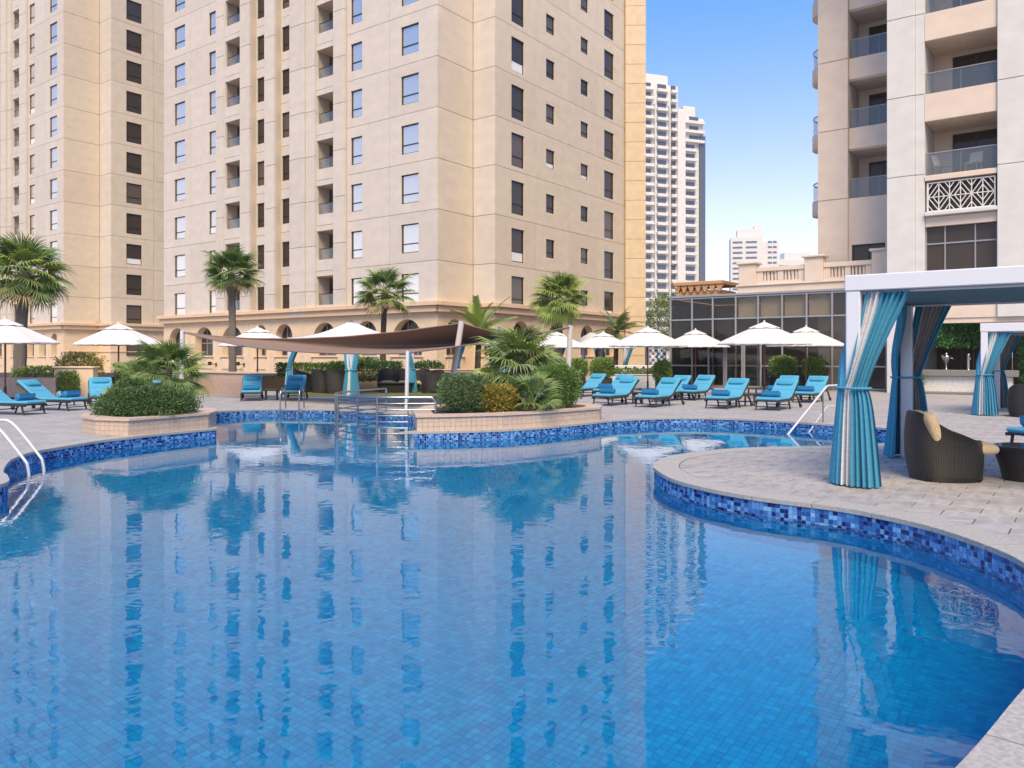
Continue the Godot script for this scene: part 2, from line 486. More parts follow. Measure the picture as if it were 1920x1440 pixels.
func build_ground_and_pool() -> void:
	var m := MB.new()
	m.quad(Vector3(-2500, -1.7, 300), Vector3(2500, -1.7, 300), Vector3(2500, -1.7, -3500), Vector3(-2500, -1.7, -3500))
	setting("ground", m.mesh(), M.earth)
	pool = pool_outline()
	# the outline runs with the water on its right or left: find the side of the deck once
	var outer: PackedVector2Array = Geometry2D.offset_polygon(pool, 0.34)[0]
	# water and pool shell
	m = MB.new(); flat_poly(m, pool, WATER); setting("pool_water", m.mesh(), M.water)
	m = MB.new(); flat_poly(m, pool, FLOOR)
	var floor_ := setting("pool_floor", m.mesh(), M.floor_mosaic)
	m = MB.new()
	var lower := MB.new()
	var np := pool.size()
	var cw := Geometry2D.is_polygon_clockwise(pool)
	for i in np:
		var a := pool[i]; var b := pool[(i + 1) % np]
		for lay in [[m, -0.33, -0.03], [lower, FLOOR, -0.33]]:
			var y0: float = lay[1]; var y1: float = lay[2]
			if not cw: lay[0].quad(Vector3(b.x, y0, b.y), Vector3(a.x, y0, a.y), Vector3(a.x, y1, a.y), Vector3(b.x, y1, b.y))
			else: lay[0].quad(Vector3(a.x, y0, a.y), Vector3(b.x, y0, b.y), Vector3(b.x, y1, b.y), Vector3(a.x, y1, a.y))
	var wall := setting("pool_wall", m.mesh(), M.tile_grout)
	part("lower_wall", lower.mesh(), M.floor_mosaic, wall)
	# mosaic tiles on the wall: walk round the outline in steps of one tile
	var pitch := 0.046
	var tiles := []
	var carry := 0.0
	var cols := tile_colors()
	for i in np:
		var a := pool[i]; var b := pool[(i + 1) % np]
		var len := a.distance_to(b)
		var dir := (b - a) / len
		var inward := V2(-dir.y, dir.x) if not cw else V2(dir.y, -dir.x)
		if not Geometry2D.is_point_in_polygon(a + dir * len * 0.5 + inward * 0.02, pool): inward = -inward
		var s := carry
		while s < len:
			var c2 := a + dir * s
			s += pitch
			var c3 := Vector3(c2.x, 0, c2.y)
			var facing := Vector3(inward.x, 0, inward.y)
			if facing.dot(Vector3(0, 0, 0) - c3) < 0 or not seen(c3 + Vector3(0, -0.1, 0)): continue
			for k in 8:
				var far := c3.length() > 12.0
				if far and k > 5: continue
				var r := rng.randf()
				var ci := 0 if r < 0.17 else (1 if r < 0.33 else (2 if r < 0.60 else (3 if r < 0.86 else 4)))
				tiles.append([c3.length(), Vector3(c2.x, -0.066 - pitch * k, c2.y) + facing * 0.002, facing, ci])
		carry = s - len
	tiles.sort_custom(func(p, q): return p[0] < q[0])
	var tmesh := box_mesh(Vector3(pitch - 0.005, pitch - 0.005, 0.012), 0.002)
	var names := ["tile_navy", "tile_royal", "tile_mid", "tile_pale", "tile_sky"]
	var mm := MultiMesh.new()
	mm.transform_format = MultiMesh.TRANSFORM_3D; mm.use_colors = true
	mm.mesh = tmesh
	mm.instance_count = maxi(0, tiles.size() - 300)
	for i in tiles.size():
		var t = tiles[i]
		var f: Vector3 = t[2]
		var x := Transform3D(Basis(Vector3.UP.cross(f), Vector3.UP, f), t[1])
		if i < 300: part("mosaic_tile", tmesh, M[names[t[3]]], wall, x)
		else:
			mm.set_instance_transform(i - 300, x)
			mm.set_instance_color(i - 300, cols[t[3]] * rng.randf_range(0.9, 1.1))
	var mi := MultiMeshInstance3D.new()
	mi.name = "mosaic_tiles"; mi.multimesh = mm; mi.material_override = M.tile_many
	mi.set_meta("kind", "stuff")
	wall.add_child(mi)
	# mosaic on the floor, on the grid of the buildings, as far as single tiles can be told apart
	var fp := 0.055
	var spots := []
	for i in range(-260, 260):
		for j in range(-40, 300):
			var p := RD * (i * fp) + ED * (j * fp)
			p.y = FLOOR + 0.003
			if p.z > -2.4 or p.z < -11.0: continue
			if absf(p.x) > 0.72 * -p.z + 0.3: continue
			if not Geometry2D.is_point_in_polygon(V2(p.x, p.z), pool): continue
			spots.append(p)
	spots.sort_custom(func(p, q): return p.z > q.z)
	var fmesh := box_mesh(Vector3(fp - 0.0025, 0.005, fp - 0.0025))
	var fb := Basis(RD, Vector3.UP, -ED)
	var fmats := []
	for k in 6:
		var q := StandardMaterial3D.new()
		q.albedo_color = floor_color(rng).linear_to_srgb(); q.roughness = 0.2; q.metallic_specular = 0.2
		fmats.append(q)
	mm = MultiMesh.new()
	mm.transform_format = MultiMesh.TRANSFORM_3D; mm.use_colors = true
	mm.mesh = fmesh
	mm.instance_count = maxi(0, spots.size() - 300)
	for i in spots.size():
		if i < 300: part("floor_tile", fmesh, fmats[rng.randi() % 6], floor_, Transform3D(fb, spots[i]))
		else:
			mm.set_instance_transform(i - 300, Transform3D(fb, spots[i]))
			mm.set_instance_color(i - 300, floor_color(rng))
	mi = MultiMeshInstance3D.new()
	mi.name = "floor_tiles"; mi.multimesh = mm; mi.material_override = M.tile_many
	mi.set_meta("kind", "stuff")
	floor_.add_child(mi)
	# deck: bed, pavers, coping
	m = MB.new()
	for half in [PackedVector2Array([V2(-45, 8), V2(-1, 8), V2(-1, -52), V2(-45, -52)]), PackedVector2Array([V2(-1, 8), V2(34, 8), V2(34, -52), V2(-1, -52)])]:
		for piece in Geometry2D.clip_polygons(half, pool): flat_poly(m, piece, -0.022)
	var deck := setting("deck", m.mesh(), M.grout)
	var whole := []
	var cut := []
	var outer_box := Rect2(outer[0], Vector2.ZERO)
	for q in outer: outer_box = outer_box.expand(q)
	var lx := 0.6; var lz := 0.3; var gap := 0.011
	for j in range(-30, 165):
		for i in range(-110, 95):
			var o := RD * (i * lx + (0.3 if j & 1 else 0.0)) + ED * (j * lz)
			if o.z > 0.5 or o.z < -40.0 or absf(o.x) > 0.67 * -o.z + 2.5: continue
			if o.z < -37.0 and o.x < 4.0: continue
			var ctr := V2(o.x, o.z)
			var quad := PackedVector2Array()
			for k in [[-1, -1], [1, -1], [1, 1], [-1, 1]]:
				var p: Vector3 = o + RD * (k[0] * (lx - gap) / 2) + ED * (k[1] * (lz - gap) / 2)
				quad.append(V2(p.x, p.z))
			var inside := 0
			if outer_box.grow(0.5).has_point(ctr):
				for q in quad: inside += int(Geometry2D.is_point_in_polygon(q, outer))
				if inside == 4: continue
			if inside == 0: whole.append([-o.z if seen(o) else 900.0 - o.z, o])
			else:
				for piece in Geometry2D.clip_polygons(quad, outer): cut.append([-o.z if seen(o) else 900.0 - o.z, piece])
	whole.sort_custom(func(p, q): return p[0] < q[0])
	cut.sort_custom(func(p, q): return p[0] < q[0])
	var pm := box_mesh(Vector3(lx - gap, 0.02, lz - gap), 0.004)
	var pb := Basis(RD, Vector3.UP, -ED)
	var tone := [Color(0.425, 0.415, 0.42), Color(0.42, 0.40, 0.395), Color(0.45, 0.435, 0.43), Color(0.395, 0.385, 0.395)]
	mm = MultiMesh.new()
	mm.transform_format = MultiMesh.TRANSFORM_3D; mm.use_colors = true
	mm.mesh = pm
	mm.instance_count = whole.size() - 240
	for i in whole.size():
		var x := Transform3D(pb.rotated(Vector3.UP, PI if rng.randf() < 0.5 else 0.0), whole[i][1] + Vector3(0, -0.0115 + rng.randf_range(0, 0.0025), 0))
		var k := rng.randi() % 4
		if i < 240: part("paver", pm, M["paver%d" % k], deck, x)
		else:
			mm.set_instance_transform(i - 240, x)
			mm.set_instance_color(i - 240, tone[k] * rng.randf_range(0.96, 1.04))
	mi = MultiMeshInstance3D.new()
	mi.name = "pavers"; mi.multimesh = mm; mi.material_override = M.paver
	mi.set_meta("kind", "stuff")
	deck.add_child(mi)
	var rest := MB.new()
	rest.colored = true
	for i in cut.size():
		if i < 60:
			var one := MB.new(); prism(one, cut[i][1], -0.02, -0.0005)
			part("cut_paver", one.mesh(), M["paver%d" % (rng.randi() % 4)], deck)
		else:
			rest.tint = tone[rng.randi() % 4]
			prism(rest, cut[i][1], -0.02, -0.0005)
	var ro := part("cut_pavers", rest.mesh(), M.paver, deck)
	ro.set_meta("kind", "stuff")
	# coping stones: pieces of about 0.6 m round the pool, 4 cm thick, 2 cm over the tiles
	var inner: PackedVector2Array = pool
	var runlen := 0.0
	var stone := []
	for i in np + 1:
		stone.append(i % np)
		if i > 0: runlen += pool[i % np].distance_to(pool[(i - 1) % np])
		if runlen > 0.6 or i == np:
			var c0 := MB.new()
			var pts := []
			for q in stone:
				var t := (pool[(q + 1) % np] - pool[(q + np - 1) % np]).normalized()
				var nrm := V2(t.y, -t.x)
				if Geometry2D.is_point_in_polygon(pool[q] + nrm * 0.05, pool): nrm = -nrm
				pts.append([pool[q] - nrm * 0.02, pool[q] + nrm * 0.325])
			# shrink the ends for a joint
			for e in [[0, 1], [pts.size() - 1, pts.size() - 2]]:
				for k in 2:
					var g: Vector2 = pts[e[1]][k] - pts[e[0]][k]
					if g.length() > 0.01: pts[e[0]][k] += g.normalized() * 0.006
			var poly := PackedVector2Array()
			for q in pts: poly.append(q[0])
			for q in range(pts.size() - 1, -1, -1): poly.append(pts[q][1])
			if Geometry2D.triangulate_polygon(poly).size():
				prism(c0, poly, -0.04, 0.004)
				part("coping_stone", c0.mesh(), M.coping, deck)
			stone = [i % np]
			runlen = 0.0
	# strip of artificial turf under the sitting area
	m = MB.new()
	m.quad(Vector3(-8.6, 0.006, -30.4), Vector3(-2.2, 0.006, -28.9), Vector3(-0.4, 0.006, -38), Vector3(-11.5, 0.006, -38))
	setting("turf_strip", m.mesh(), M.turf)

# ---------------------------------------------------------------- buildings
# A face of a building: origin at its lower left corner seen from outside, r to the right; local z points outward.
func face(o: Vector3, r: Vector3) -> Transform3D:
	return Transform3D(Basis(r, Vector3.UP, r.cross(Vector3.UP)), o)
func panel_mesh(w: float, h: float, t: float, x0 := 0.0, x1 := 0.0, y0 := 0.0, y1 := 0.0) -> ArrayMesh:   # slab with an opening, front at z = 0
	var key := "pan%.2f,%.2f,%.2f,%.2f,%.2f,%.2f,%.2f" % [w, h, t, x0, x1, y0, y1]
	if cache.has(key): return cache[key]
	var m := MB.new()
	if x1 <= x0: m.cbox(at(Vector3(w / 2, h / 2, -t / 2)), Vector3(w, h, t), 0.008)
	else:
		var F := func(a, b, c, d): m.quad(Vector3(a, b, 0), Vector3(c, b, 0), Vector3(c, d, 0), Vector3(a, d, 0))
		F.call(0, 0, w, y0); F.call(0, y1, w, h)
		F.call(0, y0, x0, y1); F.call(x1, y0, w, y1)
		var R := func(p: Vector3, q: Vector3): m.quad(p, p + Vector3(0, 0, -t), q + Vector3(0, 0, -t), q)
		R.call(Vector3(x0, y0, 0), Vector3(x0, y1, 0)); R.call(Vector3(x1, y1, 0), Vector3(x1, y0, 0))
		R.call(Vector3(x1, y0, 0), Vector3(x0, y0, 0)); R.call(Vector3(x0, y1, 0), Vector3(x1, y1, 0))
		R.call(Vector3(0, h, 0), Vector3(0, 0, 0)); R.call(Vector3(w, 0, 0), Vector3(w, h, 0))
		R.call(Vector3(0, 0, 0), Vector3(w, 0, 0)); R.call(Vector3(w, h, 0), Vector3(0, h, 0))
	cache[key] = m.mesh()
	return cache[key]
func frame_mesh(w: float, h: float, bar: float, depth: float, transom := 0.0, mullion := false) -> ArrayMesh:   # front at z = 0
	var key := "fr%.2f,%.2f,%.3f,%.2f,%.2f,%d" % [w, h, bar, depth, transom, int(mullion)]
	if cache.has(key): return cache[key]
	var m := MB.new()
	m.box(Vector3(0, 0, -depth), Vector3(bar, h, 0)); m.box(Vector3(w - bar, 0, -depth), Vector3(w, h, 0))
	m.box(Vector3(bar, 0, -depth), Vector3(w - bar, bar, 0)); m.box(Vector3(bar, h - bar, -depth), Vector3(w - bar, h, 0))
	if transom > 0: m.box(Vector3(bar, transom - 0.03, -depth), Vector3(w - bar, transom + 0.03, -0.01))
	if mullion: m.box(Vector3(w / 2 - 0.03, bar, -depth), Vector3(w / 2 + 0.03, h - bar, -0.012))
	cache[key] = m.mesh()
	return cache[key]
func pane_mesh(w: float, h: float) -> ArrayMesh:
	return box_mesh(Vector3(w, h, 0.012))
func window(parent: Node, f: Transform3D, x: float, y: float, z: float, w: float, h: float, glass: Material, transom := -1.0, mullion := false) -> void:
	var tr := h * 0.32 if transom < 0 else transom
	var o := part("window", frame_mesh(w, h, 0.06, 0.1, tr, mullion), M.frame_dark, parent, f * at(Vector3(x, y, z)))
	var gl := glass
	if glass == M.glass_brown and rng.randf() < 0.35: gl = M.glass_warm
	part("pane", pane_mesh(w - 0.1, h - 0.1), gl, o, at(Vector3(w / 2, h / 2, -0.06)))
	if rng.randf() < 0.07 and tr > 0.3: part("blind", box_mesh(Vector3(w - 0.12, tr - 0.12, 0.01)), M.blind_white, o, at(Vector3(w / 2, tr / 2 + 0.02, -0.045)))
# columns: [a, b, proud, kind, x0, x1, h0, h1, joint offset, material]; distances from the left end
func facade(t: Node3D, f: Transform3D, cols: Array, y0: float, fh: float, nf: int, glass: Material) -> void:
	var g := 0.028
	var wide := 0.0
	for c in cols: wide = maxf(wide, c[1])
	var pours := RandomNumberGenerator.new(); pours.seed = 19
	for c in cols:
		var a: float = c[0]; var b: float = c[1]; var z: float = c[2]
		var kind: String = c[3]
		var m: Material = c[9]
		var bal := kind == "bal"
		var back := -1.7 if bal else z - 0.2
		var top := y0 + fh * nf
		var core := MB.new()
		var e0 := 0.25 if a < 0.01 else 0.0
		var e1 := 0.25 if b > wide - 0.01 else 0.0
		core.box(Vector3(a + e0, y0, -2.4 if bal else -1.2), Vector3(b - e1, top, back))
		part("backing_wall", core.mesh(), M.joint if not bal else M.plaster_tan, t, f)
		for k in nf:
			m = c[9]
			if M.has(m.resource_name + "_second_pour") and pours.randf() < 0.4: m = M[m.resource_name + "_second_pour"]
			var y := y0 + fh * k + float(c[8])
			var ph := fh
			if y < y0: ph = fh + float(c[8]); y = y0
			var xf := f * at(Vector3(a + g / 2, y + g / 2, z))
			if kind == "plain": part("wall_panel", panel_mesh(b - a - g, ph - g, 0.2), m, t, xf)
			else:
				var x0: float = c[4] - a - g / 2; var x1: float = c[5] - a - g / 2
				var h0: float = c[6]; var h1: float = c[7]
				part("wall_panel", panel_mesh(b - a - g, fh - g, 0.2, x0, x1, h0, h1), m, t, xf)
				if kind == "win": window(t, f, c[4], y + h0 + g / 2, z - 0.09, x1 - x0, h1 - h0, glass if z > -0.2 else M.glass_brown)  # recess windows are the same glass, dark reflection put into a brown colour
				elif bal:
					var w := x1 - x0
					var o := part("balcony", box_mesh(Vector3(w + 0.2, 0.16, 1.5)), m, t, f * at(Vector3((c[4] + c[5]) / 2, y + h0 - 0.08, z - 0.95)))
					part("ceiling", box_mesh(Vector3(w + 0.2, 0.14, 1.5)), M.plaster_tan, o, at(Vector3(0, h1 - h0 + 0.16, 0)))
					part("glass_panel", box_mesh(Vector3(w - 0.04, 0.78, 0.015)), M.glass_clear, o, at(Vector3(0, 0.5, 0.72)))
					part("handrail", box_mesh(Vector3(w, 0.05, 0.06), 0.01), M.frame_dark, o, at(Vector3(0, 0.92, 0.72)))
					part("door", box_mesh(Vector3(w * 0.55, 2.0, 0.06)), M.glass_brown, o, at(Vector3(w * 0.2, 1.08, -0.68)))
func arch_mesh(w: float, h: float, x0: float, x1: float, sill: float, top: float, t: float) -> ArrayMesh:
	var m := MB.new()
	var r := (x1 - x0) / 2.0
	var cx := (x0 + x1) / 2.0
	var spring := top - r
	var F := func(a, b, c, d): m.quad(Vector3(a, b, 0), Vector3(c, b, 0), Vector3(c, d, 0), Vector3(a, d, 0))
	F.call(0, 0, w, sill); F.call(0, sill, x0, h); F.call(x1, sill, w, h)
	var arc := [Vector3(x0, sill, 0)]
	for k in 21:
		var a := PI - PI * k / 20.0
		arc.append(Vector3(cx + r * cos(a), spring + r * sin(a), 0))
	arc.append(Vector3(x1, sill, 0))
	for k in arc.size() - 1:
		var p: Vector3 = arc[k]; var q: Vector3 = arc[k + 1]
		if q.x > p.x + 0.0001: m.quad(p, q, Vector3(q.x, h, 0), Vector3(p.x, h, 0))
		m.quad(q, p, p + Vector3(0, 0, -t), q + Vector3(0, 0, -t))
	m.quad(Vector3(x0, sill, 0), Vector3(x1, sill, 0), Vector3(x1, sill, -t), Vector3(x0, sill, -t))
	return m.mesh()
func arch_window(t: Node, f: Transform3D, x0: float, x1: float, sill: float, top: float, z: float) -> void:
	var w := x1 - x0
	var m := MB.new()
	for k in [0.0, 0.33, 0.67, 1.0]: m.box(Vector3(w * k - 0.04, 0, -0.05), Vector3(w * k + 0.04, top - sill - (0.0 if k > 0 and k < 1 else w / 2), 0.02))
	m.box(Vector3(0, 0, -0.05), Vector3(w, 0.08, 0.021)); m.box(Vector3(0, 1.05, -0.05), Vector3(w, 1.13, 0.019))
	var o := part("arched_window", m.mesh(), M.frame_grey, t, f * at(Vector3(x0, sill, z)))
	part("pane", box_mesh(Vector3(w + 0.1, top - sill + 0.1, 0.012)), M.glass_brown, o, at(Vector3(w / 2, (top - sill) / 2, -0.03)))
func moulding(t: Node, f: Transform3D, a: float, b: float, y0: float, y1: float, proud: float, m: Material, called := "cornice") -> void:
	part(called, box_mesh(Vector3(b - a, y1 - y0, proud + 0.3), 0.02), m, t, f * at(Vector3((a + b) / 2, (y0 + y1) / 2, proud / 2 - 0.15)))
func arcade(t: Node, f: Transform3D, width: float, arches: Array, sill := 1.6, top := 4.03) -> void:
	var prev := 0.0
	var h := 4.55 + 1.7
	for i in arches.size():
		var nxt: float = width if i == arches.size() - 1 else (arches[i][1] + arches[i + 1][0]) / 2.0
		var a: Array = arches[i]
		part("arcade_bay", arch_mesh(nxt - prev - 0.012, h, a[0] - prev, a[1] - prev, sill + 1.7, top + 1.7, 0.7), M.plaster_base, t, f * at(Vector3(prev, -1.7, 0)))
		arch_window(t, f, a[0], a[1], sill, top, -0.6)
		part("sill", box_mesh(Vector3(a[1] - a[0] + 0.3, 0.09, 0.16), 0.015), M.plaster_cornice, t, f * at(Vector3((a[0] + a[1]) / 2, sill - 0.05, 0.06)))
		part("spandrel", box_mesh(Vector3(a[1] - a[0] - 0.1, 0.85, 0.08), 0.015), M.plaster_base, t, f * at(Vector3((a[0] + a[1]) / 2, sill - 0.62, 0.03)))
		prev = nxt
	moulding(t, f, -0.3, width + 0.45, 4.85, 5.14, 0.52, M.plaster_cornice)
	moulding(t, f, -0.15, width + 0.15, 4.44, 4.848, 0.34, M.plaster_cornice, "frieze")
func wall_lamp(o: Vector3, f: Transform3D, label: String) -> void:
	var t := thing("wall_spotlight", label, "spotlight", o, 0.0, "spotlights on the arcade wall")
	t.basis = f.basis
	part("arm", box_mesh(Vector3(0.06, 0.06, 0.5)), M.black, t, at(Vector3(0, 0, 0.25)))
	part("head", box_mesh(Vector3(0.22, 0.3, 0.26), 0.03), M.black, t, at(Vector3(0, 0.05, 0.6)))
	part("wall_plate", box_mesh(Vector3(0.16, 0.3, 0.05), 0.01), M.black, t, at(Vector3(0, -0.05, 0.02)))
func flip(cols: Array, w: float) -> Array:   # columns measured from the right end
	var out := []
	for c in cols:
		var d: Array = c.duplicate()
		d[0] = w - c[1]; d[1] = w - c[0]; d[4] = w - c[5]; d[5] = w - c[4]
		out.append(d)
	return out
func build_middle_tower() -> void:
	var t := thing("apartment_tower", "big beige apartment tower in the middle with arcade base and stepped corner", "tower", Vector3.ZERO)
	var C := Vector3(-4.817, 0, -51.4)
	var w := 32.17
	var P: Material = M.plaster_pink
	var fl := face(C - RD * w, RD)
	var cols := flip([
		[0, 4.33, 0, "win", 1.63, 3.23, .63, 2.55, 0, P], [4.33, 8.49, 0, "win", 6.97, 8.11, .63, 2.55, 0, P],
		[8.49, 9.65, .3, "plain", 0, 0, 0, 0, -1.47, P], [9.65, 11.75, .05, "bal", 9.72, 11.69, .8, 2.9, 0, P],
		[11.75, 12.75, .2, "plain", 0, 0, 0, 0, -1.47, P], [12.75, 14.45, .35, "plain", 0, 0, 0, 0, -1.47, P],
		[14.45, 16.3, -.35, "win", 15.3, 16.2, .63, 2.55, 0, P], [16.3, 17.5, .3, "plain", 0, 0, 0, 0, -1.47, P],
		[17.5, 19.4, -.35, "win", 18.4, 19.3, .63, 2.55, 0, P], [19.4, 20.6, .3, "plain", 0, 0, 0, 0, -1.47, P],
		[20.6, 23.1, .05, "bal", 21.0, 22.95, .8, 2.9, 0, P], [23.1, 24.2, .1, "plain", 0, 0, 0, 0, -1.47, P],
		[24.2, 27.95, 0, "win", 24.35, 25.3, .63, 2.55, 0, P], [27.95, 32.17, 0, "win", 28.83, 30.48, .63, 2.55, 0, P]], w)
	facade(t, fl, cols, 4.49, 3.3, 12, M.glass_mirror)
	var ar := []
	for q in [[28.83, 31.32], [24.76, 27.31], [20.68, 23.49], [17.68, 19.03], [14.53, 16.5], [9.61, 12.16], [5.5, 7.62], [1.35, 4.02]]: ar.append([w - q[1], w - q[0]])
	arcade(t, fl, w, ar)
	# right-hand faces: corner return, step out, long face
	var G_: Material = M.plaster_warm_bounce  # same plaster as P, warm bounce painted into its hue
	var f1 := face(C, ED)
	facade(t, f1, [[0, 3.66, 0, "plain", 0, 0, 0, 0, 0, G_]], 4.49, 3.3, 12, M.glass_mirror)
	var Pp := C + ED * 3.656
	var f2 := face(Pp, RD)
	facade(t, f2, [[0, 1.88, 0, "plain", 0, 0, 0, 0, 0, P]], 4.49, 3.3, 12, M.glass_mirror)
	var Q := Pp + RD * 1.878
	var f3 := face(Q, ED)
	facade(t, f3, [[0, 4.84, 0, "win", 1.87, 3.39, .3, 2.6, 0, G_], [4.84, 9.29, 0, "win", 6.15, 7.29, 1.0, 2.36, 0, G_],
		[9.29, 13.56, 0, "win", 11.0, 12.14, 1.05, 2.25, 0, G_], [13.56, 18.25, 0, "win", 14.68, 16.29, .2, 2.4, 0, G_]], 4.49, 3.3, 12, M.glass_brown)  # dark reflections of this face painted in as brown glass
	arcade(t, f1, 3.66, [[0.9, 2.6]])
	arcade(t, f2, 1.88, [[0.5, 1.3]])
	arcade(t, f3, 18.25, [[2.0, 4.0], [6.5, 8.5], [11.0, 13.0], [14.6, 16.6]])
	# amber stair shaft at the far end, set diagonally
	var s0 := Q + ED * 18.25
	var fd := face(s0, Vector3(0.999, 0, 0.04).normalized())
	var k := 0
	for y in range(-1, 32):
		part("wall_panel", panel_mesh(1.72, 1.65 - 0.03, 0.3), M.plaster_amber, t, fd * at(Vector3(0, y * 1.65, 0.3)))
	var b := MB.new()
	b.box(Vector3(0.05, -1.7, -6), Vector3(1.68, 52, 0.25))
	part("stair_shaft", b.mesh(), M.plaster_amber, t, fd)
	# the mass behind the faces
	var mass := MB.new()
	var poly := PackedVector2Array()
	for q in [C - RD * (w - 0.1) + ED * 2.0, C + ED * 2.4 - RD * 2.0, Q + ED * 2.0 - RD * 2.2, Q + ED * 18.2 - RD * 2.2, Q + ED * 18.2 - RD * 32.0, C - RD * (w - 0.1) + ED * 20.0]: poly.append(V2(q.x, q.z))
	prism(mass, poly, -1.7, 45.0)
	part("core", mass.mesh(), M.plaster_pink, t)
	var spots := [3.6, 7.9, 11.7, 17.0, 22.6, 27.2, 31.0]
	var said := ["small dark wall spotlight beneath the arch nearest the golden tower", "small dark wall spotlight behind the leaning palm at the left planter", "small dark wall spotlight beside the thick palm trunk", "small dark wall spotlight above the hedge behind the open loungers", "small dark wall spotlight seen between the curtains of the pyramid cabana", "small dark wall spotlight just right of the dark parlour curtain", "small dark wall spotlight near the tower corner beside the sail post"]
	for i in spots.size(): wall_lamp(fl * Vector3(spots[i], 0.95, 0), fl, said[i])
func build_left_tower() -> void:
	var t := thing("apartment_tower", "golden beige apartment tower at the far left behind the tall palm", "tower", Vector3.ZERO)
	var C := Vector3(-46.666, 0, -82.9)
	var w := 30.0
	var P: Material = M.plaster_pink
	var fl := face(C - RD * w, RD)
	var cols := flip([
		[0, 4.22, 0, "win", 1.42, 3.11, .5, 2.6, 0, P], [4.22, 8.2, 0, "win", 6.62, 7.91, .5, 2.6, 0, P],
		[8.2, 9.75, .3, "plain", 0, 0, 0, 0, -1.47, P], [9.75, 12.1, .05, "bal", 9.9, 11.95, .8, 2.9, 0, P],
		[12.1, 13.0, .2, "plain", 0, 0, 0, 0, -1.47, P], [13.0, 14.2, .45, "plain", 0, 0, 0, 0, -1.47, P],
		[14.2, 16.0, -.35, "win", 15.05, 15.9, .5, 2.6, 0, P], [16.0, 17.5, .3, "plain", 0, 0, 0, 0, -1.47, P],
		[17.5, 30.0, 0, "win", 20, 21.5, .5, 2.6, 0, P]], w)
	facade(t, fl, cols, 4.55, 3.3, 16, M.glass_mirror)
	arcade(t, fl, w, [[3.0, 5.0], [8.0, 10.0], [13.0, 15.0], [17.5, 19.3], [21.5, 23.2], [24.4, 26.0], [27.2, 28.7]])
	var f1 := face(C, ED)
	var G_: Material = M.plaster_warm_bounce  # right-hand faces: warm bounced light painted into the plaster
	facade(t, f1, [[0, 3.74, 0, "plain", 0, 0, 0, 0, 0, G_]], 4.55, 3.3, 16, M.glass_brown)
	var f2 := face(C + ED * 3.742, RD)
	facade(t, f2, [[0, 2.37, 0, "plain", 0, 0, 0, 0, 0, P]], 4.55, 3.3, 16, M.glass_brown)
	var Q := C + ED * 3.742 + RD * 2.371
	var f3 := face(Q, ED)
	facade(t, f3, [[0, 4.74, 0, "win", 1.67, 3.4, .4, 2.6, 0, G_], [4.74, 10.0, 0, "win", 6.5, 8.0, .4, 2.6, 0, G_]], 4.55, 3.3, 16, M.glass_brown)  # brown glass holds the dark reflections of this side in its colour
	for q in [[f1, 3.74], [f2, 2.37], [f3, 10.0]]:
		var m := MB.new(); m.box(Vector3(0, -1.7, -1.5), Vector3(q[1], 4.6, 0))
		part("base_wall", m.mesh(), M.plaster_base, t, q[0])
		moulding(t, q[0], -0.25, q[1] + 0.25, 4.85, 5.14, 0.52, M.plaster_cornice)
		moulding(t, q[0], -0.1, q[1] + 0.1, 4.44, 4.848, 0.34, M.plaster_cornice, "frieze")
		moulding(t, q[0], -0.05, q[1] + 0.05, 2.05, 2.2, 0.08, M.plaster_cornice, "ledge")
	window(t, f3, 1.67, 1.7, 0.1, 2.6, 1.6, M.glass_brown, 0.5, true)
	var mass := MB.new()
	var poly := PackedVector2Array()
	for q in [C - RD * (w - 0.1) + ED * 2.0, C + ED * 2.4 - RD * 2.0, Q + ED * 2.0 - RD * 2.2, Q + ED * 10.0 - RD * 2.2, Q + ED * 10.0 - RD * 30.0, C - RD * (w - 0.1) + ED * 10.0]: poly.append(V2(q.x, q.z))
	prism(mass, poly, -1.7, 57.0)
	part("core", mass.mesh(), M.plaster_pink, t)
func glass_guard(o: Node, w: float, z: float, called := "glass_panel") -> void:
	part(called, box_mesh(Vector3(w - 0.06, 0.92, 0.02)), M.glass_clear, o, at(Vector3(0, 0.52, z)))
	part("handrail", box_mesh(Vector3(w, 0.045, 0.06), 0.01), M.frame_grey, o, at(Vector3(0, 1.01, z)))
	part("bottom_rail", box_mesh(Vector3(w, 0.05, 0.05), 0.01), M.frame_dark, o, at(Vector3(0, 0.03, z)))
	part("post", box_mesh(Vector3(0.03, 0.95, 0.035)), M.frame_grey, o, at(Vector3(0, 0.5, z - 0.03)))
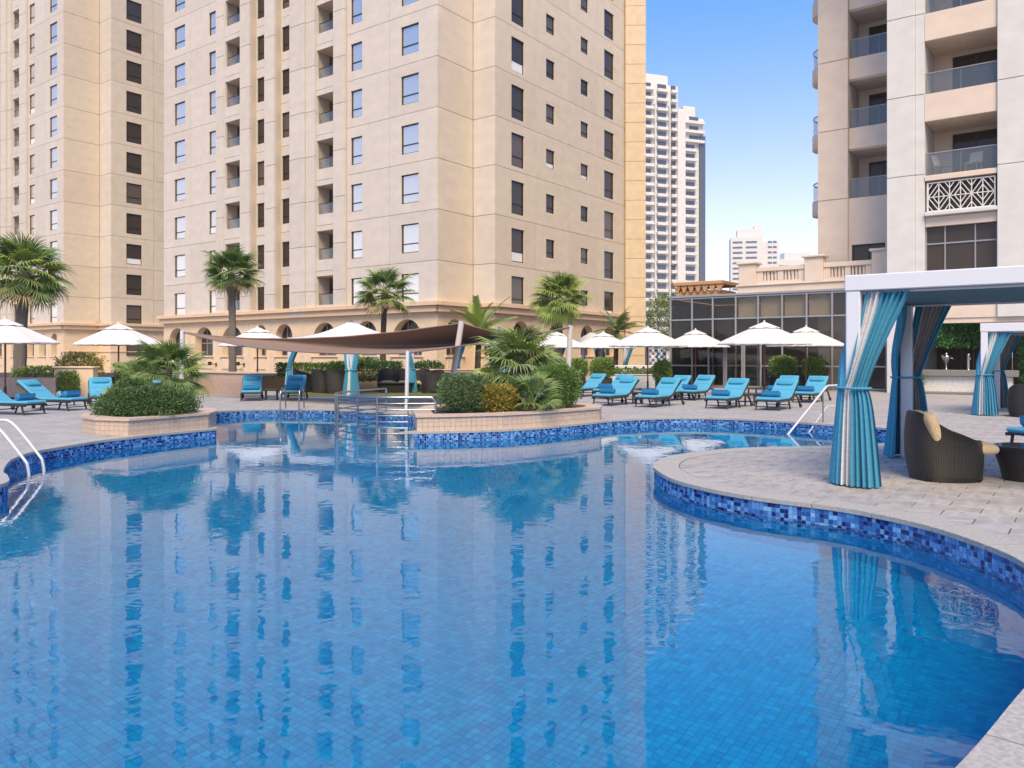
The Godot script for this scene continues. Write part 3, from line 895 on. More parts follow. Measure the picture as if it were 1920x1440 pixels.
func build_hotel() -> void:
	var t := thing("hotel_building", "cream hotel building at the right with glass balconies and lattice panel", "building", Vector3.ZERO)
	var B := Vector3(15.9, 0, -33.8)
	var f := face(B, RD)
	var fh := 3.33
	var y0 := 9.1
	var cream: Material = M.plaster_cream
	var tan: Material = M.plaster_tan
	# piers in storey-high panels
	for p in [[0.0, 1.08, 0.0], [1.08, 1.43, -0.06], [4.02, 9.0, 0.05]]:
		for k in range(-1, 5):
			var yb := y0 + fh * k if k >= 0 else (-1.7 if p[0] < 1.0 else 3.1)
			var hh := fh if k >= 0 else y0 - yb
			part("wall_panel", panel_mesh(p[1] - p[0] - 0.006, hh - 0.035, 0.5), cream, t, f * at(Vector3(p[0] + 0.003, yb, p[2])))
		var b := MB.new(); b.box(Vector3(p[0] + 0.01, -1.7 if p[0] < 1.0 else 3.1, -9), Vector3(p[1] - 0.01, y0 + fh * 5, p[2] - 0.05))
		part("backing_wall", b.mesh(), cream, t, f)
	# balcony bay between the piers
	var bw := 2.59
	var bc := 1.43 + bw / 2
	for k in 5:
		var y := y0 + fh * k
		if k > 0: part("spandrel", box_mesh(Vector3(bw - 0.01, fh - 2.2, 0.3), 0.01), tan, t, f * at(Vector3(bc, y - (fh - 2.2) / 2 - 0.05, -0.2)))
		var o := part("balcony", box_mesh(Vector3(bw, 0.2, 2.2)), tan, t, f * at(Vector3(bc, y - 0.16, -1.3)))
		part("ceiling", box_mesh(Vector3(bw, 0.14, 2.2)), tan, o, at(Vector3(0, 2.42, 0)))
		glass_guard(o, bw, 1.05)
		part("back_wall", box_mesh(Vector3(bw, 2.3, 0.1)), tan, o, at(Vector3(0, 1.25, -1.1)))
		var d := part("sliding_door", frame_mesh(1.75, 2.05, 0.06, 0.08, 0.0, true), M.frame_dark, o, at(Vector3(-0.55, 0.1, -0.98)))
		part("pane", pane_mesh(1.65, 1.95), M.glass_brown, d, at(Vector3(0.87, 1.02, -0.05)))
		part("ceiling_lamp", box_mesh(Vector3(0.14, 0.05, 0.14), 0.02), M.plaster_white, o, at(Vector3(0, 2.33, 0)))
	# lattice panel with its frame, ledge and the big window below
	part("lintel", box_mesh(Vector3(bw - 0.01, 0.2, 0.34), 0.01), tan, t, f * at(Vector3(bc, 8.89, -0.2)))
	part("lattice_back", box_mesh(Vector3(bw, 1.4, 0.1)), M.glass_brown, t, f * at(Vector3(bc, 8.1, -0.55)))
	var lat := part("lattice_screen", frame_mesh(2.45, 1.22, 0.05, 0.08), M.plaster_white, t, f * at(Vector3(1.5, 7.5, -0.12)))
	var cw := 2.35 / 3.0
	var ch := 1.12
	for i in 3:
		var ox := 0.05 + cw * i
		for s in [[0, 0.5, 1, 0.5], [0.5, 0, 0.5, 1], [0, 0, 0, 1]]:
			lattice_bar(lat, Vector2(ox + cw * s[0], 0.05 + ch * s[1]), Vector2(ox + cw * s[2], 0.05 + ch * s[3]), 0.0)
		for s in [[0, 0.5, 0.5, 1], [0.5, 1, 1, 0.5], [1, 0.5, 0.5, 0], [0.5, 0, 0, 0.5], [0.22, 0.5, 0.5, 0.78], [0.5, 0.78, 0.78, 0.5], [0.78, 0.5, 0.5, 0.22], [0.5, 0.22, 0.22, 0.5], [0, 0.22, 0.22, 0], [1, 0.22, 0.78, 0], [0, 0.78, 0.22, 1], [1, 0.78, 0.78, 1]]:
			lattice_bar(lat, Vector2(ox + cw * s[0], 0.05 + ch * s[1]), Vector2(ox + cw * s[2], 0.05 + ch * s[3]), -0.006)
	part("ledge", box_mesh(Vector3(bw - 0.01, 0.16, 0.3), 0.02), cream, t, f * at(Vector3(bc, 7.4, -0.05)))
	part("lintel", box_mesh(Vector3(bw - 0.01, 0.4, 0.3), 0.01), tan, t, f * at(Vector3(bc, 7.1, -0.3)))
	var bigw := part("window", frame_mesh(bw, 2.1, 0.05, 0.1, 1.35), M.frame_grey, t, f * at(Vector3(1.43, 4.85, -0.3)))
	for x in [0.72, 1.8]: part("mullion", box_mesh(Vector3(0.05, 2.0, 0.09)), M.frame_grey, bigw, at(Vector3(x, 1.05, -0.05)))
	part("pane", pane_mesh(bw - 0.08, 2.02), M.glass_brown, bigw, at(Vector3(bw / 2, 1.05, -0.07)))
	part("lower_wall", box_mesh(Vector3(bw - 0.01, 1.75, 0.4), 0.01), tan, t, f * at(Vector3(bc, 3.975, -0.25)))
	part("soffit", box_mesh(Vector3(12.0, 0.2, 7.0)), M.plaster_tan, t, f * at(Vector3(7.1, 3.0, -3.6)))
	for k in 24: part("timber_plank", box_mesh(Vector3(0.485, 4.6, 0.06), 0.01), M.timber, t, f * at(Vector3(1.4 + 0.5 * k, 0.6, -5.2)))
	# set-back wing with round corner balconies
	var W := Vector3(17.3, 0, -37.0)
	var g := face(W, RD)
	for k in range(-1, 5):
		var yb := y0 + fh * k if k >= 0 else 3.0
		var hh := fh if k >= 0 else y0 - 3.0
		part("wall_panel", panel_mesh(1.38, hh - 0.035, 0.5), tan, t, g * at(Vector3(-3.0, yb, 0)))
	var bb := MB.new(); bb.box(Vector3(-2.99, -1.7, -9), Vector3(-1.63, y0 + fh * 5, -0.05))
	part("backing_wall", bb.mesh(), tan, t, g)
	part("wall_panel", panel_mesh(2.6, 9.1 - 3.0 - 0.03, 0.3, 0.15, 1.62, 3.0, 3.85), tan, t, g * at(Vector3(-1.61, 3.0, -0.1)))
	window(t, g, -1.46, 6.0, -0.2, 1.47, 0.85, M.glass_brown, 0.0, true)
	for k in 5:
		var y := y0 + fh * k
		part("spandrel", box_mesh(Vector3(2.6, 1.0, 0.25), 0.01), tan, t, g * at(Vector3(-0.31, y + 2.83, -0.3)))
		var o := part("balcony", box_mesh(Vector3(2.6, 0.12, 1.9)), tan, t, g * at(Vector3(-0.31, y - 0.1, -1.2)))
		part("ceiling", box_mesh(Vector3(2.6, 0.1, 1.9)), tan, o, at(Vector3(0, 2.42, 0)))
		glass_guard(o, 2.6, 0.9)
		part("back_wall", box_mesh(Vector3(2.6, 2.3, 0.1)), M.plaster_tan, o, at(Vector3(0, 1.25, -0.95)))
		var d := part("sliding_door", frame_mesh(1.3, 2.0, 0.06, 0.08, 0.0, true), M.frame_dark, o, at(Vector3(-0.8, 0.1, -0.84)))
		part("pane", pane_mesh(1.2, 1.9), M.glass_brown, d, at(Vector3(0.65, 1.0, -0.05)))
		# round balcony past the end of the wing
		var m := MB.new()
		m.lathe([V2(0.01, -1.15), V2(0.75, -0.75), V2(1.0, -0.72), V2(1.0, 0.0), V2(0.9, 0.0), V2(0.01, -0.02)], 20)
		var q := part("round_balcony", m.mesh(), tan, t, g * at(Vector3(-2.75, y + 0.25, -1.9)))
		var gm := MB.new(); gm.lathe([V2(0.95, 0.05), V2(0.95, 0.85)], 20)
		part("glass_panel", gm.mesh(), M.glass_clear, q)
		var rm := MB.new(); rm.lathe([V2(0.93, 0.85), V2(0.97, 0.85), V2(0.97, 0.9), V2(0.93, 0.9)], 20)
		part("handrail", rm.mesh(), M.frame_grey, q)
	# mass of the building behind
	var mass := MB.new()
	mass.box(Vector3(-1.6, -1.7, -28), Vector3(2.4, y0 + fh * 5, -3.0))
	mass.box(Vector3(-2.9, -1.7, -28), Vector3(-1.6, y0 + fh * 5, -8.9))
	part("core", mass.mesh(), tan, t, g)
	mass = MB.new()
	mass.box(Vector3(1.1, 3.12, -24), Vector3(30, y0 + fh * 5, -7.2))
	mass.box(Vector3(9.0, -1.7, -7.2), Vector3(30, y0 + fh * 5, 0.0))
	mass.box(Vector3(1.43, 3.2, -7.2), Vector3(4.02, y0 - 0.3, -0.6))
	part("core", mass.mesh(), cream, t, f)
	part("wall_panel", box_mesh(Vector3(2.59, 17, 0.2)), tan, t, f * at(Vector3(bc, y0 + 8.3, -2.6)))
	balcony_chair("pale balcony chair at the railing centre on the lowest hotel balcony", f * Vector3(2.0, y0 - 0.06, -0.75), 0.6)
	balcony_chair("pale balcony chair turned sideways on the lowest hotel balcony", f * Vector3(3.1, y0 - 0.06, -0.85), -0.9)
	part("roof", box_mesh(Vector3(36, 0.5, 32)), cream, t, f * at(Vector3(14, y0 + fh * 5 + 0.3, -14)))
func balcony_chair(label: String, o: Vector3, turn: float) -> void:
	var t := thing("balcony_chair", label, "chair", o, turn, "pale chairs on the hotel balcony")
	part("seat", box_mesh(Vector3(0.5, 0.05, 0.5), 0.015), M.coping, t, at(Vector3(0, 0.42, 0)))
	part("backrest", box_mesh(Vector3(0.5, 0.5, 0.05), 0.015), M.coping, t, Transform3D(Basis(Vector3.RIGHT, -0.25), Vector3(0, 0.68, -0.28)))
	for sx in [-1, 1]:
		for sz in [-1, 1]: part("leg", tube_mesh([Vector3(0.22 * sx, 0, 0.22 * sz), Vector3(0.21 * sx, 0.4, 0.2 * sz)], 0.018, 6), M.coping, t)
func lattice_bar(o: Node, a: Vector2, b: Vector2, z: float) -> void:
	var d := b - a
	part("lattice_bar", box_mesh(Vector3(d.length(), 0.035, 0.05)), M.plaster_white, o, Transform3D(Basis(Vector3(0, 0, 1), d.angle()), Vector3((a.x + b.x) / 2, (a.y + b.y) / 2, -0.04 + z)))
func build_pavilion() -> void:
	var t := thing("restaurant_pavilion", "dark glass restaurant pavilion with grey frames behind the white parasols", "pavilion", Vector3.ZERO)
	var R := Vector3(10.3, 0, -40.0)
	var f := face(R, RD)
	var s := [-2.51, -1.33, -0.22, 0.97, 2.09, 3.25, 4.39, 5.54, 6.68, 7.85]
	for x in s: part("mullion", box_mesh(Vector3(0.08, 4.55, 0.14), 0.01), M.frame_grey, t, f * at(Vector3(x, 2.275, 0)))
	for y in [0.06, 1.08, 3.42, 4.5]: part("transom", box_mesh(Vector3(10.36, 0.075, 0.12), 0.01), M.frame_grey, t, f * at(Vector3(2.67, y, 0)))
	for i in s.size() - 1:
		var w: float = s[i + 1] - s[i]
		var cx: float = (s[i] + s[i + 1]) / 2
		for r in [[0.1, 1.04], [1.12, 3.38], [3.46, 4.46]]:
			part("pane", pane_mesh(w - 0.06, r[1] - r[0] + 0.04), M.glass_dark, t, f * at(Vector3(cx, (r[0] + r[1]) / 2, -0.02)))
		if i in [3, 4, 5, 6]: part("roller_blind", box_mesh(Vector3(w - 0.1, 1.02, 0.02)), M.blind, t, f * at(Vector3(cx, 3.95, -0.2)))
	# door leaves in front of the lower panes
	for i in 3:
		var o := part("door", frame_mesh(0.9, 2.25, 0.09, 0.06), M.frame_grey, t, f * at(Vector3(-0.45 + 0.92 * i, 0.02, 0.14)))
		part("pane", pane_mesh(0.74, 2.1), M.glass_dark, o, at(Vector3(0.45, 1.12, -0.03)))
		part("handle", box_mesh(Vector3(0.03, 0.4, 0.05), 0.008), M.steel, o, at(Vector3(0.83, 1.1, 0.03)))
	# dark room
	part("room_floor", box_mesh(Vector3(10.3, 0.1, 6.0)), M.room_floor, t, f * at(Vector3(2.67, -0.04, -3.2)))
	part("room_back", box_mesh(Vector3(10.3, 4.5, 0.1)), M.room_wall, t, f * at(Vector3(2.67, 2.25, -6.2)))
	part("room_side", box_mesh(Vector3(0.1, 4.5, 6.0)), M.glass_brown, t, f * at(Vector3(-2.5, 2.25, -3.15)))
	part("roof", box_mesh(Vector3(10.5, 0.1, 6.4)), M.frame_grey, t, f * at(Vector3(2.67, 4.61, -3.1)))
	# roof terrace with piers and pierced balustrade
	var o2 := thing("roof_parapet", "tan roof terrace parapet with slotted balustrade above the glass pavilion", "parapet", Vector3.ZERO)
	var g := f * at(Vector3(0, 0, -0.35))
	var tan: Material = M.plaster_tan
	part("base_course", box_mesh(Vector3(7.4, 0.34, 0.6), 0.02), tan, o2, g * at(Vector3(4.6, 4.835, -0.3)))
	part("ledge", box_mesh(Vector3(7.5, 0.1, 0.75), 0.02), tan, o2, g * at(Vector3(4.6, 5.055, -0.3)))
	for p in [[1.4, 0.85, 6.1], [4.6, 0.85, 6.22], [7.55, 0.8, 6.3]]:
		part("pier", box_mesh(Vector3(p[1], p[2] - 5.11, 0.6), 0.02), tan, o2, g * at(Vector3(p[0], (p[2] + 5.105) / 2, -0.28)))
		part("pier_cap", box_mesh(Vector3(p[1] + 0.2, 0.12, 0.8), 0.03), tan, o2, g * at(Vector3(p[0], p[2] + 0.055, -0.28)))
	for p in [[1.825, 4.175], [5.025, 7.15]]:
		var w: float = p[1] - p[0]
		var cx: float = (p[0] + p[1]) / 2
		part("top_rail", box_mesh(Vector3(w, 0.22, 0.42), 0.02), tan, o2, g * at(Vector3(cx, 5.82, -0.28)))
		part("bottom_rail", box_mesh(Vector3(w, 0.14, 0.3), 0.01), tan, o2, g * at(Vector3(cx, 5.175, -0.28)))
		for e in [-1, 1]: part("end_block", box_mesh(Vector3(w * 0.14, 0.462, 0.3), 0.01), tan, o2, g * at(Vector3(cx + e * w * 0.43, 5.477, -0.28)))
		part("middle_block", box_mesh(Vector3(w * 0.12, 0.462, 0.3), 0.01), tan, o2, g * at(Vector3(cx, 5.477, -0.28)))
		for e in [-1, 1]:
			for k in 4: part("slat", box_mesh(Vector3(w * 0.04, 0.462, 0.22), 0.008), tan, o2, g * at(Vector3(cx + e * w * (0.09 + 0.075 * k + 0.01), 5.477, -0.28)))
	# small orange kiosk with stepped merlons behind
	var ks := thing("crenellated_kiosk", "small orange crenellated roof box behind the glass pavilion", "kiosk", Vector3(11.9, 0, -48.5), atan2(-RD.z, RD.x))
	part("wall", box_mesh(Vector3(2.6, 7.2, 2.6), 0.03), M.kiosk_orange, ks, at(Vector3(0, 1.9, 0)))
	part("cap", box_mesh(Vector3(3.1, 0.22, 3.1), 0.03), M.kiosk_orange, ks, at(Vector3(0, 5.9, 0)))
	for k in 7:
		var m := MB.new()
		for q in 3: m.box(Vector3(-0.19 + 0.055 * q, -0.13 * (q + 1), -0.1), Vector3(0.19 - 0.055 * q, -0.13 * q, 0.1))
		part("merlon", m.mesh(), M.kiosk_orange, ks, at(Vector3(-1.32 + 0.44 * k, 5.78, 1.36)))
		part("merlon", m.mesh(), M.kiosk_orange, ks, Transform3D(Basis(Vector3.UP, PI / 2), Vector3(-1.36, 5.78, -1.32 + 0.44 * k)))
func build_far_towers() -> void:
	var d := 260.0
	var t := thing("far_tower", "tall white balconied tower far away beside the beige tower edge", "tower", Vector3(0, 0, 0))
	var X := func(u: float, z: float) -> float: return (u - 960.0) / 1494.0 * z
	var x0: float = X.call(1180, d); var x1: float = X.call(1270, d); var x2: float = X.call(1330, d)
	var fw := face(Vector3(x0, 0, -d), Vector3(0.94, 0, -0.34).normalized())
	var w := (x1 - x0) / 0.94 + 1.5
	part("main_block", box_mesh(Vector3(w, 92, 20)), M.far_white, t, fw * at(Vector3(w / 2, 46, -10.0)))
	part("roof_crown", box_mesh(Vector3(w - 3, 4, 14), 0.2), M.far_white, t, fw * at(Vector3(w / 2 - 1, 93.8, -9)))
	for k in 29:
		var y := 1.0 + 3.15 * k
		for c in [[0.26, 0.42, 1.6], [0.66, 0.22, 1.2], [0.9, 0.12, 1.4]]:
			var b := part("balcony", box_mesh(Vector3(w * c[1], 1.05, c[2]), 0.1), M.far_white, t, fw * at(Vector3(w * c[0], y + 0.5, c[2] / 2)))
			part("opening", box_mesh(Vector3(w * c[1] * 0.82, 1.7, 0.12)), M.glass_far, b, at(Vector3(0, 1.4, -c[2] / 2 + 0.09)))
	for q in [0.5, 0.8]: part("fin", box_mesh(Vector3(0.35, 84, 1.2)), M.far_white, t, fw * at(Vector3(w * q, 43, 0.6)))
	var fr := face(Vector3(X.call(1271, 264.0), 0, -264), Vector3(0.94, 0, -0.34).normalized())
	part("grey_shaft", box_mesh(Vector3(2.9, 84, 14)), M.far_white, t, fr * at(Vector3(1.5, 42, -7)))
	part("side_block", box_mesh(Vector3(8.0, 82, 12)), M.far_white, t, fr * at(Vector3(7.0, 41, -7.6)))
	part("roof_crown", box_mesh(Vector3(4.6, 4, 7), 0.1), M.far_white, t, fr * at(Vector3(6.0, 84, -6)))
	part("glass_shaft", box_mesh(Vector3(2.2, 76, 10)), M.glass_far, t, fr * at(Vector3(10.2, 38, -6.0)))
	for k in 26:
		var y := 1.0 + 3.15 * k
		var b := part("balcony", box_mesh(Vector3(4.6 if k < 23 else 7.6, 1.0, 1.6), 0.1), M.far_white, t, fr * at(Vector3(5.3 if k < 23 else 6.8, y + 0.4, -0.9)))
		part("opening", box_mesh(Vector3(3.6, 1.7, 0.12)), M.glass_far, b, at(Vector3(0.3, 1.35, -0.72)))
	var t2 := thing("far_tower", "small pale tower in the haze above the roof terrace", "tower", Vector3(0, 0, 0))
	var g := face(Vector3(X.call(1370, 600.0), 0, -600), Vector3(0.97, 0, 0.2).normalized())
	part("main_block", box_mesh(Vector3(23, 92, 20)), M.far_white, t2, g * at(Vector3(11.5, 46, -10)))
	part("side_block", box_mesh(Vector3(13, 88, 20)), M.far_white, t2, g * at(Vector3(28.5, 44, -12)))
	part("roof_crown", box_mesh(Vector3(16, 6, 12)), M.far_white, t2, g * at(Vector3(13, 95, -9)))
	part("roof_crown", box_mesh(Vector3(5, 10, 8)), M.far_white, t2, g * at(Vector3(20, 96, -9)))
	for k in 22:
		for c in [[5, 7.0], [15, 8.0], [28.5, 3.0], [32, 2.6]]:
			part("window_band", box_mesh(Vector3(c[1], 1.3, 0.3)), M.glass_far, t2, g * at(Vector3(c[0], 6 + 3.9 * k, 0.1 if c[0] < 20 else -1.9)))
	var t3 := thing("far_building", "faint low block on the horizon beside the hotel wing", "building", Vector3(0, 0, 0))
	var h := face(Vector3(X.call(1452, 800.0), 0, -800), Vector3(1, 0, 0))
	part("main_block", box_mesh(Vector3(46, 100, 20)), M.far_white, t3, h * at(Vector3(23, 50, -10)))
	part("roof_crown", box_mesh(Vector3(26, 8, 14)), M.far_white, t3, h * at(Vector3(24, 103, -10)))
	for k in 20: part("window_band", box_mesh(Vector3(40, 1.4, 0.3)), M.glass_far, t3, h * at(Vector3(23, 6 + 4.6 * k, 0.1)))

# ---------------------------------------------------------------- walls and planters
func low_wall(label: String, o: Vector3, r: Vector3, len: float, h: float, m: Material, cap := true) -> Node3D:
	var t := thing("low_wall", label, "wall", Vector3.ZERO)
	var f := face(o, r)
	part("body", box_mesh(Vector3(len, h + 0.5, 0.4), 0.02), m, t, f * at(Vector3(len / 2, (h - 0.5) / 2, -0.2)))
	if cap: part("cap", box_mesh(Vector3(len + 0.1, 0.07, 0.5), 0.02), m, t, f * at(Vector3(len / 2, h + 0.034, -0.2)))
	return t
func planter(label: String, poly_in: Array, h: float) -> void:
	var t := thing("planter", label, "planter", Vector3.ZERO)
	var poly := PackedVector2Array(poly_in)
	if Geometry2D.is_polygon_clockwise(poly): poly.reverse()
	var inner: PackedVector2Array = Geometry2D.offset_polygon(poly, -0.36)[0]
	var body := MB.new()
	prism(body, Geometry2D.offset_polygon(poly, -0.02)[0], -0.02, h - 0.045)
	part("body", body.mesh(), M.clad_grout, t)
	# cladding tiles round the sides
	var step := 0.118
	var carry := 0.0
	for i in poly.size():
		var a := poly[i]; var b := poly[(i + 1) % poly.size()]
		var len := a.distance_to(b)
		var n := maxi(1, int(round(len / step)))
		var dir := (b - a) / len
		var nr := V2(dir.y, -dir.x)
		if Geometry2D.is_point_in_polygon((a + b) / 2 + nr * 0.03, poly): nr = -nr
		for k in n:
			var c := a + dir * (len * (k + 0.5) / n) - nr * 0.012
			for row in 3:
				var hh := (h - 0.05) / 3
				var bs := Basis(Vector3(dir.x, 0, dir.y), Vector3.UP, Vector3(dir.x, 0, dir.y).cross(Vector3.UP))
				part("cladding_tile", box_mesh(Vector3(len / n - 0.005, hh - 0.004, 0.024), 0.002), M.clad_tile if rng.randf() < 0.6 else M.clad_tile_pale, t, Transform3D(bs, Vector3(c.x, hh * (row + 0.5), c.y)))
	# rim stones
	var outer: PackedVector2Array = Geometry2D.offset_polygon(poly, 0.03, Geometry2D.JOIN_ROUND)[0]
	var ring := MB.new()
	var no := outer.size()
	var ci := Vector2.ZERO
	for q in inner: ci += q / inner.size()
	for i in no:
		var a := outer[i]; var b := outer[(i + 1) % no]
		var ia := nearest_on(inner, a); var ib := nearest_on(inner, b)
		var q := func(p: Vector2, y: float) -> Vector3: return Vector3(p.x, y, p.y)
		ring.quad_out(q.call(a, h), q.call(b, h), q.call(ib, h), q.call(ia, h), Vector3(a.x, h - 1, a.y))
		ring.quad_out(q.call(a, h - 0.045), q.call(b, h - 0.045), q.call(b, h), q.call(a, h), Vector3(ci.x, h, ci.y))
		ring.quad_out(q.call(ia, h - 0.1), q.call(ib, h - 0.1), q.call(ib, h), q.call(ia, h), Vector3(a.x, h, a.y))
	part("rim", ring.mesh(), M.rim_stone, t)
	var so := MB.new(); flat_poly(so, inner, h - 0.04)
	part("soil", so.mesh(), M.soil, t)
func nearest_on(poly: PackedVector2Array, p: Vector2) -> Vector2:
	var best := poly[0]
	for i in poly.size():
		var q := Geometry2D.get_closest_point_to_segment(p, poly[i], poly[(i + 1) % poly.size()])
		if q.distance_to(p) < best.distance_to(p): best = q
	return best
func build_walls_and_planters() -> void:
	low_wall("long rose planter wall behind the two leftmost loungers", Vector3(-28, 0, -29.5), Vector3.RIGHT, 11.1, 0.75, M.plaster_rose, false)
	low_wall("taller cream wall block with cap between the shrub and the hedge", Vector3(-17.6, 0, -30.6), Vector3.RIGHT, 1.5, 1.08, M.plaster_base)
	low_wall("rose planter wall behind the two loungers under one parasol", Vector3(-13.1, 0, -32.9), RD, 3.75, 0.85, M.plaster_rose)
	low_wall("rose wall behind the row of black wicker chairs", Vector3(-7.6, 0, -38.6), Vector3.RIGHT, 6.6, 0.86, M.plaster_rose)
	low_wall("wall behind the left hedge, mostly hidden by leaves", Vector3(-16.1, 0, -33.5), Vector3.RIGHT, 3.6, 0.7, M.plaster_base)
	# raised beds behind the walls
	var m := MB.new()
	m.box(Vector3(-40, -1.7, -44), Vector3(-17.2, 0.66, -29.92))
	m.box(Vector3(-17.2, -1.7, -44), Vector3(-8.0, 0.62, -35.6))
	m.box(Vector3(-8.0, -1.7, -46), Vector3(3.6, 0.6, -39.06))
	setting("planting_bed", m.mesh(), M.soil)
	# white bench wall with round holes, right of the middle
	var w := thing("bench_wall", "white low wall with round holes behind the parasol loungers", "wall", Vector3.ZERO)
	var f := face(Vector3(4.85, 0, -39.4), Vector3(1, 0, 0.06).normalized())
	part("front_wall", box_mesh(Vector3(2.6, 0.95, 0.3), 0.02), M.plaster_white, w, f * at(Vector3(1.3, 0.14, 0)))
	part("front_cap", box_mesh(Vector3(2.66, 0.05, 0.36), 0.01), M.plaster_white, w, f * at(Vector3(1.3, 0.64, 0)))
	part("back_wall", box_mesh(Vector3(2.6, 1.3, 0.25), 0.02), M.plaster_white, w, f * at(Vector3(1.3, 0.45, -0.9)))
	for k in 5:
		var h := MB.new(); h.lathe([V2(0.0, 0), V2(0.07, 0), V2(0.07, 0.02), V2(0.0, 0.02)], 12)
		part("hole", h.mesh(), M.black, w, f * Transform3D(Basis(Vector3.RIGHT, PI / 2), Vector3(0.4 + 0.44 * k, 0.98, -0.782)))
	planter("tan clad planter at the left with the clipped green shrub", [V2(-9.0, -17.3), V2(-8.95, -16.7), V2(-8.6, -15.95), V2(-8.05, -15.4), V2(-7.3, -15.15), V2(-6.98, -15.75), V2(-6.42, -16.85), V2(-6.5, -17.5), V2(-6.9, -18.4), V2(-7.6, -18.8), V2(-8.4, -18.6), V2(-8.85, -18.0)], 0.33)
	planter("curved tan clad planter in the middle with mixed bushes and fan palm", [V2(-1.92, -16.08), V2(-1.15, -16.25), V2(-0.2, -16.61), V2(0.62, -17.18), V2(1.5, -18.1), V2(2.05, -18.7), V2(2.2, -19.6), V2(1.6, -20.6), V2(0.2, -21.1), V2(-1.3, -20.7), V2(-2.1, -19.2), V2(-2.15, -17.5)], 0.33)

# ---------------------------------------------------------------- shade sail
func build_sail() -> void:
	var A := Vector3(-12.4, 2.45, -30.0); var Bc := Vector3(-1.72, 2.68, -27.2); var Cc := Vector3(2.42, 2.76, -33.0); var D := Vector3(-2.92, 1.62, -22.3)
	var t := thing("shade_sail", "brown triangular shade sail stretched over the sitting area", "shade sail", Vector3.ZERO)
	var bez := func(p: Vector3, q: Vector3, r: Vector3, s: float) -> Vector3: return p.lerp(q, s).lerp(q.lerp(r, s), s)
	# edge control points pull the edges inward and down
	var eAB := (A + Bc) / 2 + Vector3(-0.4, -0.80, 0.9); var eDC := (D + Cc) / 2 + Vector3(-0.3, -0.15, -0.6)
	var eAD := (A + D) / 2 + Vector3(-0.6, -0.55, -0.6); var eBC := (Bc + Cc) / 2 + Vector3(0, -0.75, 0.3)
	var m := MB.new()
	var rows := []
	var n := 24
	for i in n + 1:
		var line := PackedVector3Array()
		var s := float(i) / n
		for j in n + 1:
			var q := float(j) / n
			var top: Vector3 = bez.call(A, eAB, Bc, q); var bot: Vector3 = bez.call(D, eDC, Cc, q)
			var lf: Vector3 = bez.call(A, eAD, D, s); var rt: Vector3 = bez.call(Bc, eBC, Cc, s)
			var bil := A.lerp(Bc, q).lerp(D.lerp(Cc, q), s)
			line.append(top.lerp(bot, s) + lf.lerp(rt, q) - bil + Vector3(0, 0.006 * sin(q * 37 + s * 11), 0))
		rows.append(line)
	m.grid(rows)
	var under := []
	for r in rows:
		var line := PackedVector3Array()
		for p in r: line.append(p + Vector3(0, -0.008, 0))
		under.append(line)
	m.grid(under, false, true)
	part("cloth", m.mesh(), M.cloth_sail, t)
	for e in [rows[0], rows[n]]:
		var path := []
		for p in e: path.append(p)
		part("hem", tube_mesh(path, 0.025, 6), M.cloth_sail, t)
	for j in [0, n]:
		var path := []
		for r in rows: path.append(r[j])
		part("hem", tube_mesh(path, 0.025, 6), M.cloth_sail, t)
	for d in [[A, Vector3(-12.5, 0, -30.1), 0.09, "steel sail post behind the palm of the left planter", M.steel_white], [Bc, Vector3(-2.15, 0, -27.3), 0.1, "pale leaning sail post behind the round bush", M.post_grey], [Cc, Vector3(2.3, 0, -33.1), 0.11, "pale sail post between the parasols behind the planter", M.post_grey], [D, Vector3(-2.95, 0, -22.25), 0.055, "slim steel post at the low corner of the sail by the railing", M.steel_white]]:
		var p := thing("sail_post", d[3], "post", Vector3.ZERO)
		var top: Vector3 = d[0] + Vector3(0, 0.06, 0)
		part("post", tube_mesh([d[1], d[1].lerp(top, 0.5), top], d[2], 14), d[4], p)
		part("base_plate", box_mesh(Vector3(0.34, 0.03, 0.34), 0.005), d[4], p, at(d[1] + Vector3(0, 0.02, 0)))
		part("turnbuckle", tube_mesh([d[0] + Vector3(0, -0.02, 0), d[0].lerp(rows[12][12], 0.04)], 0.018, 6), M.steel, p)

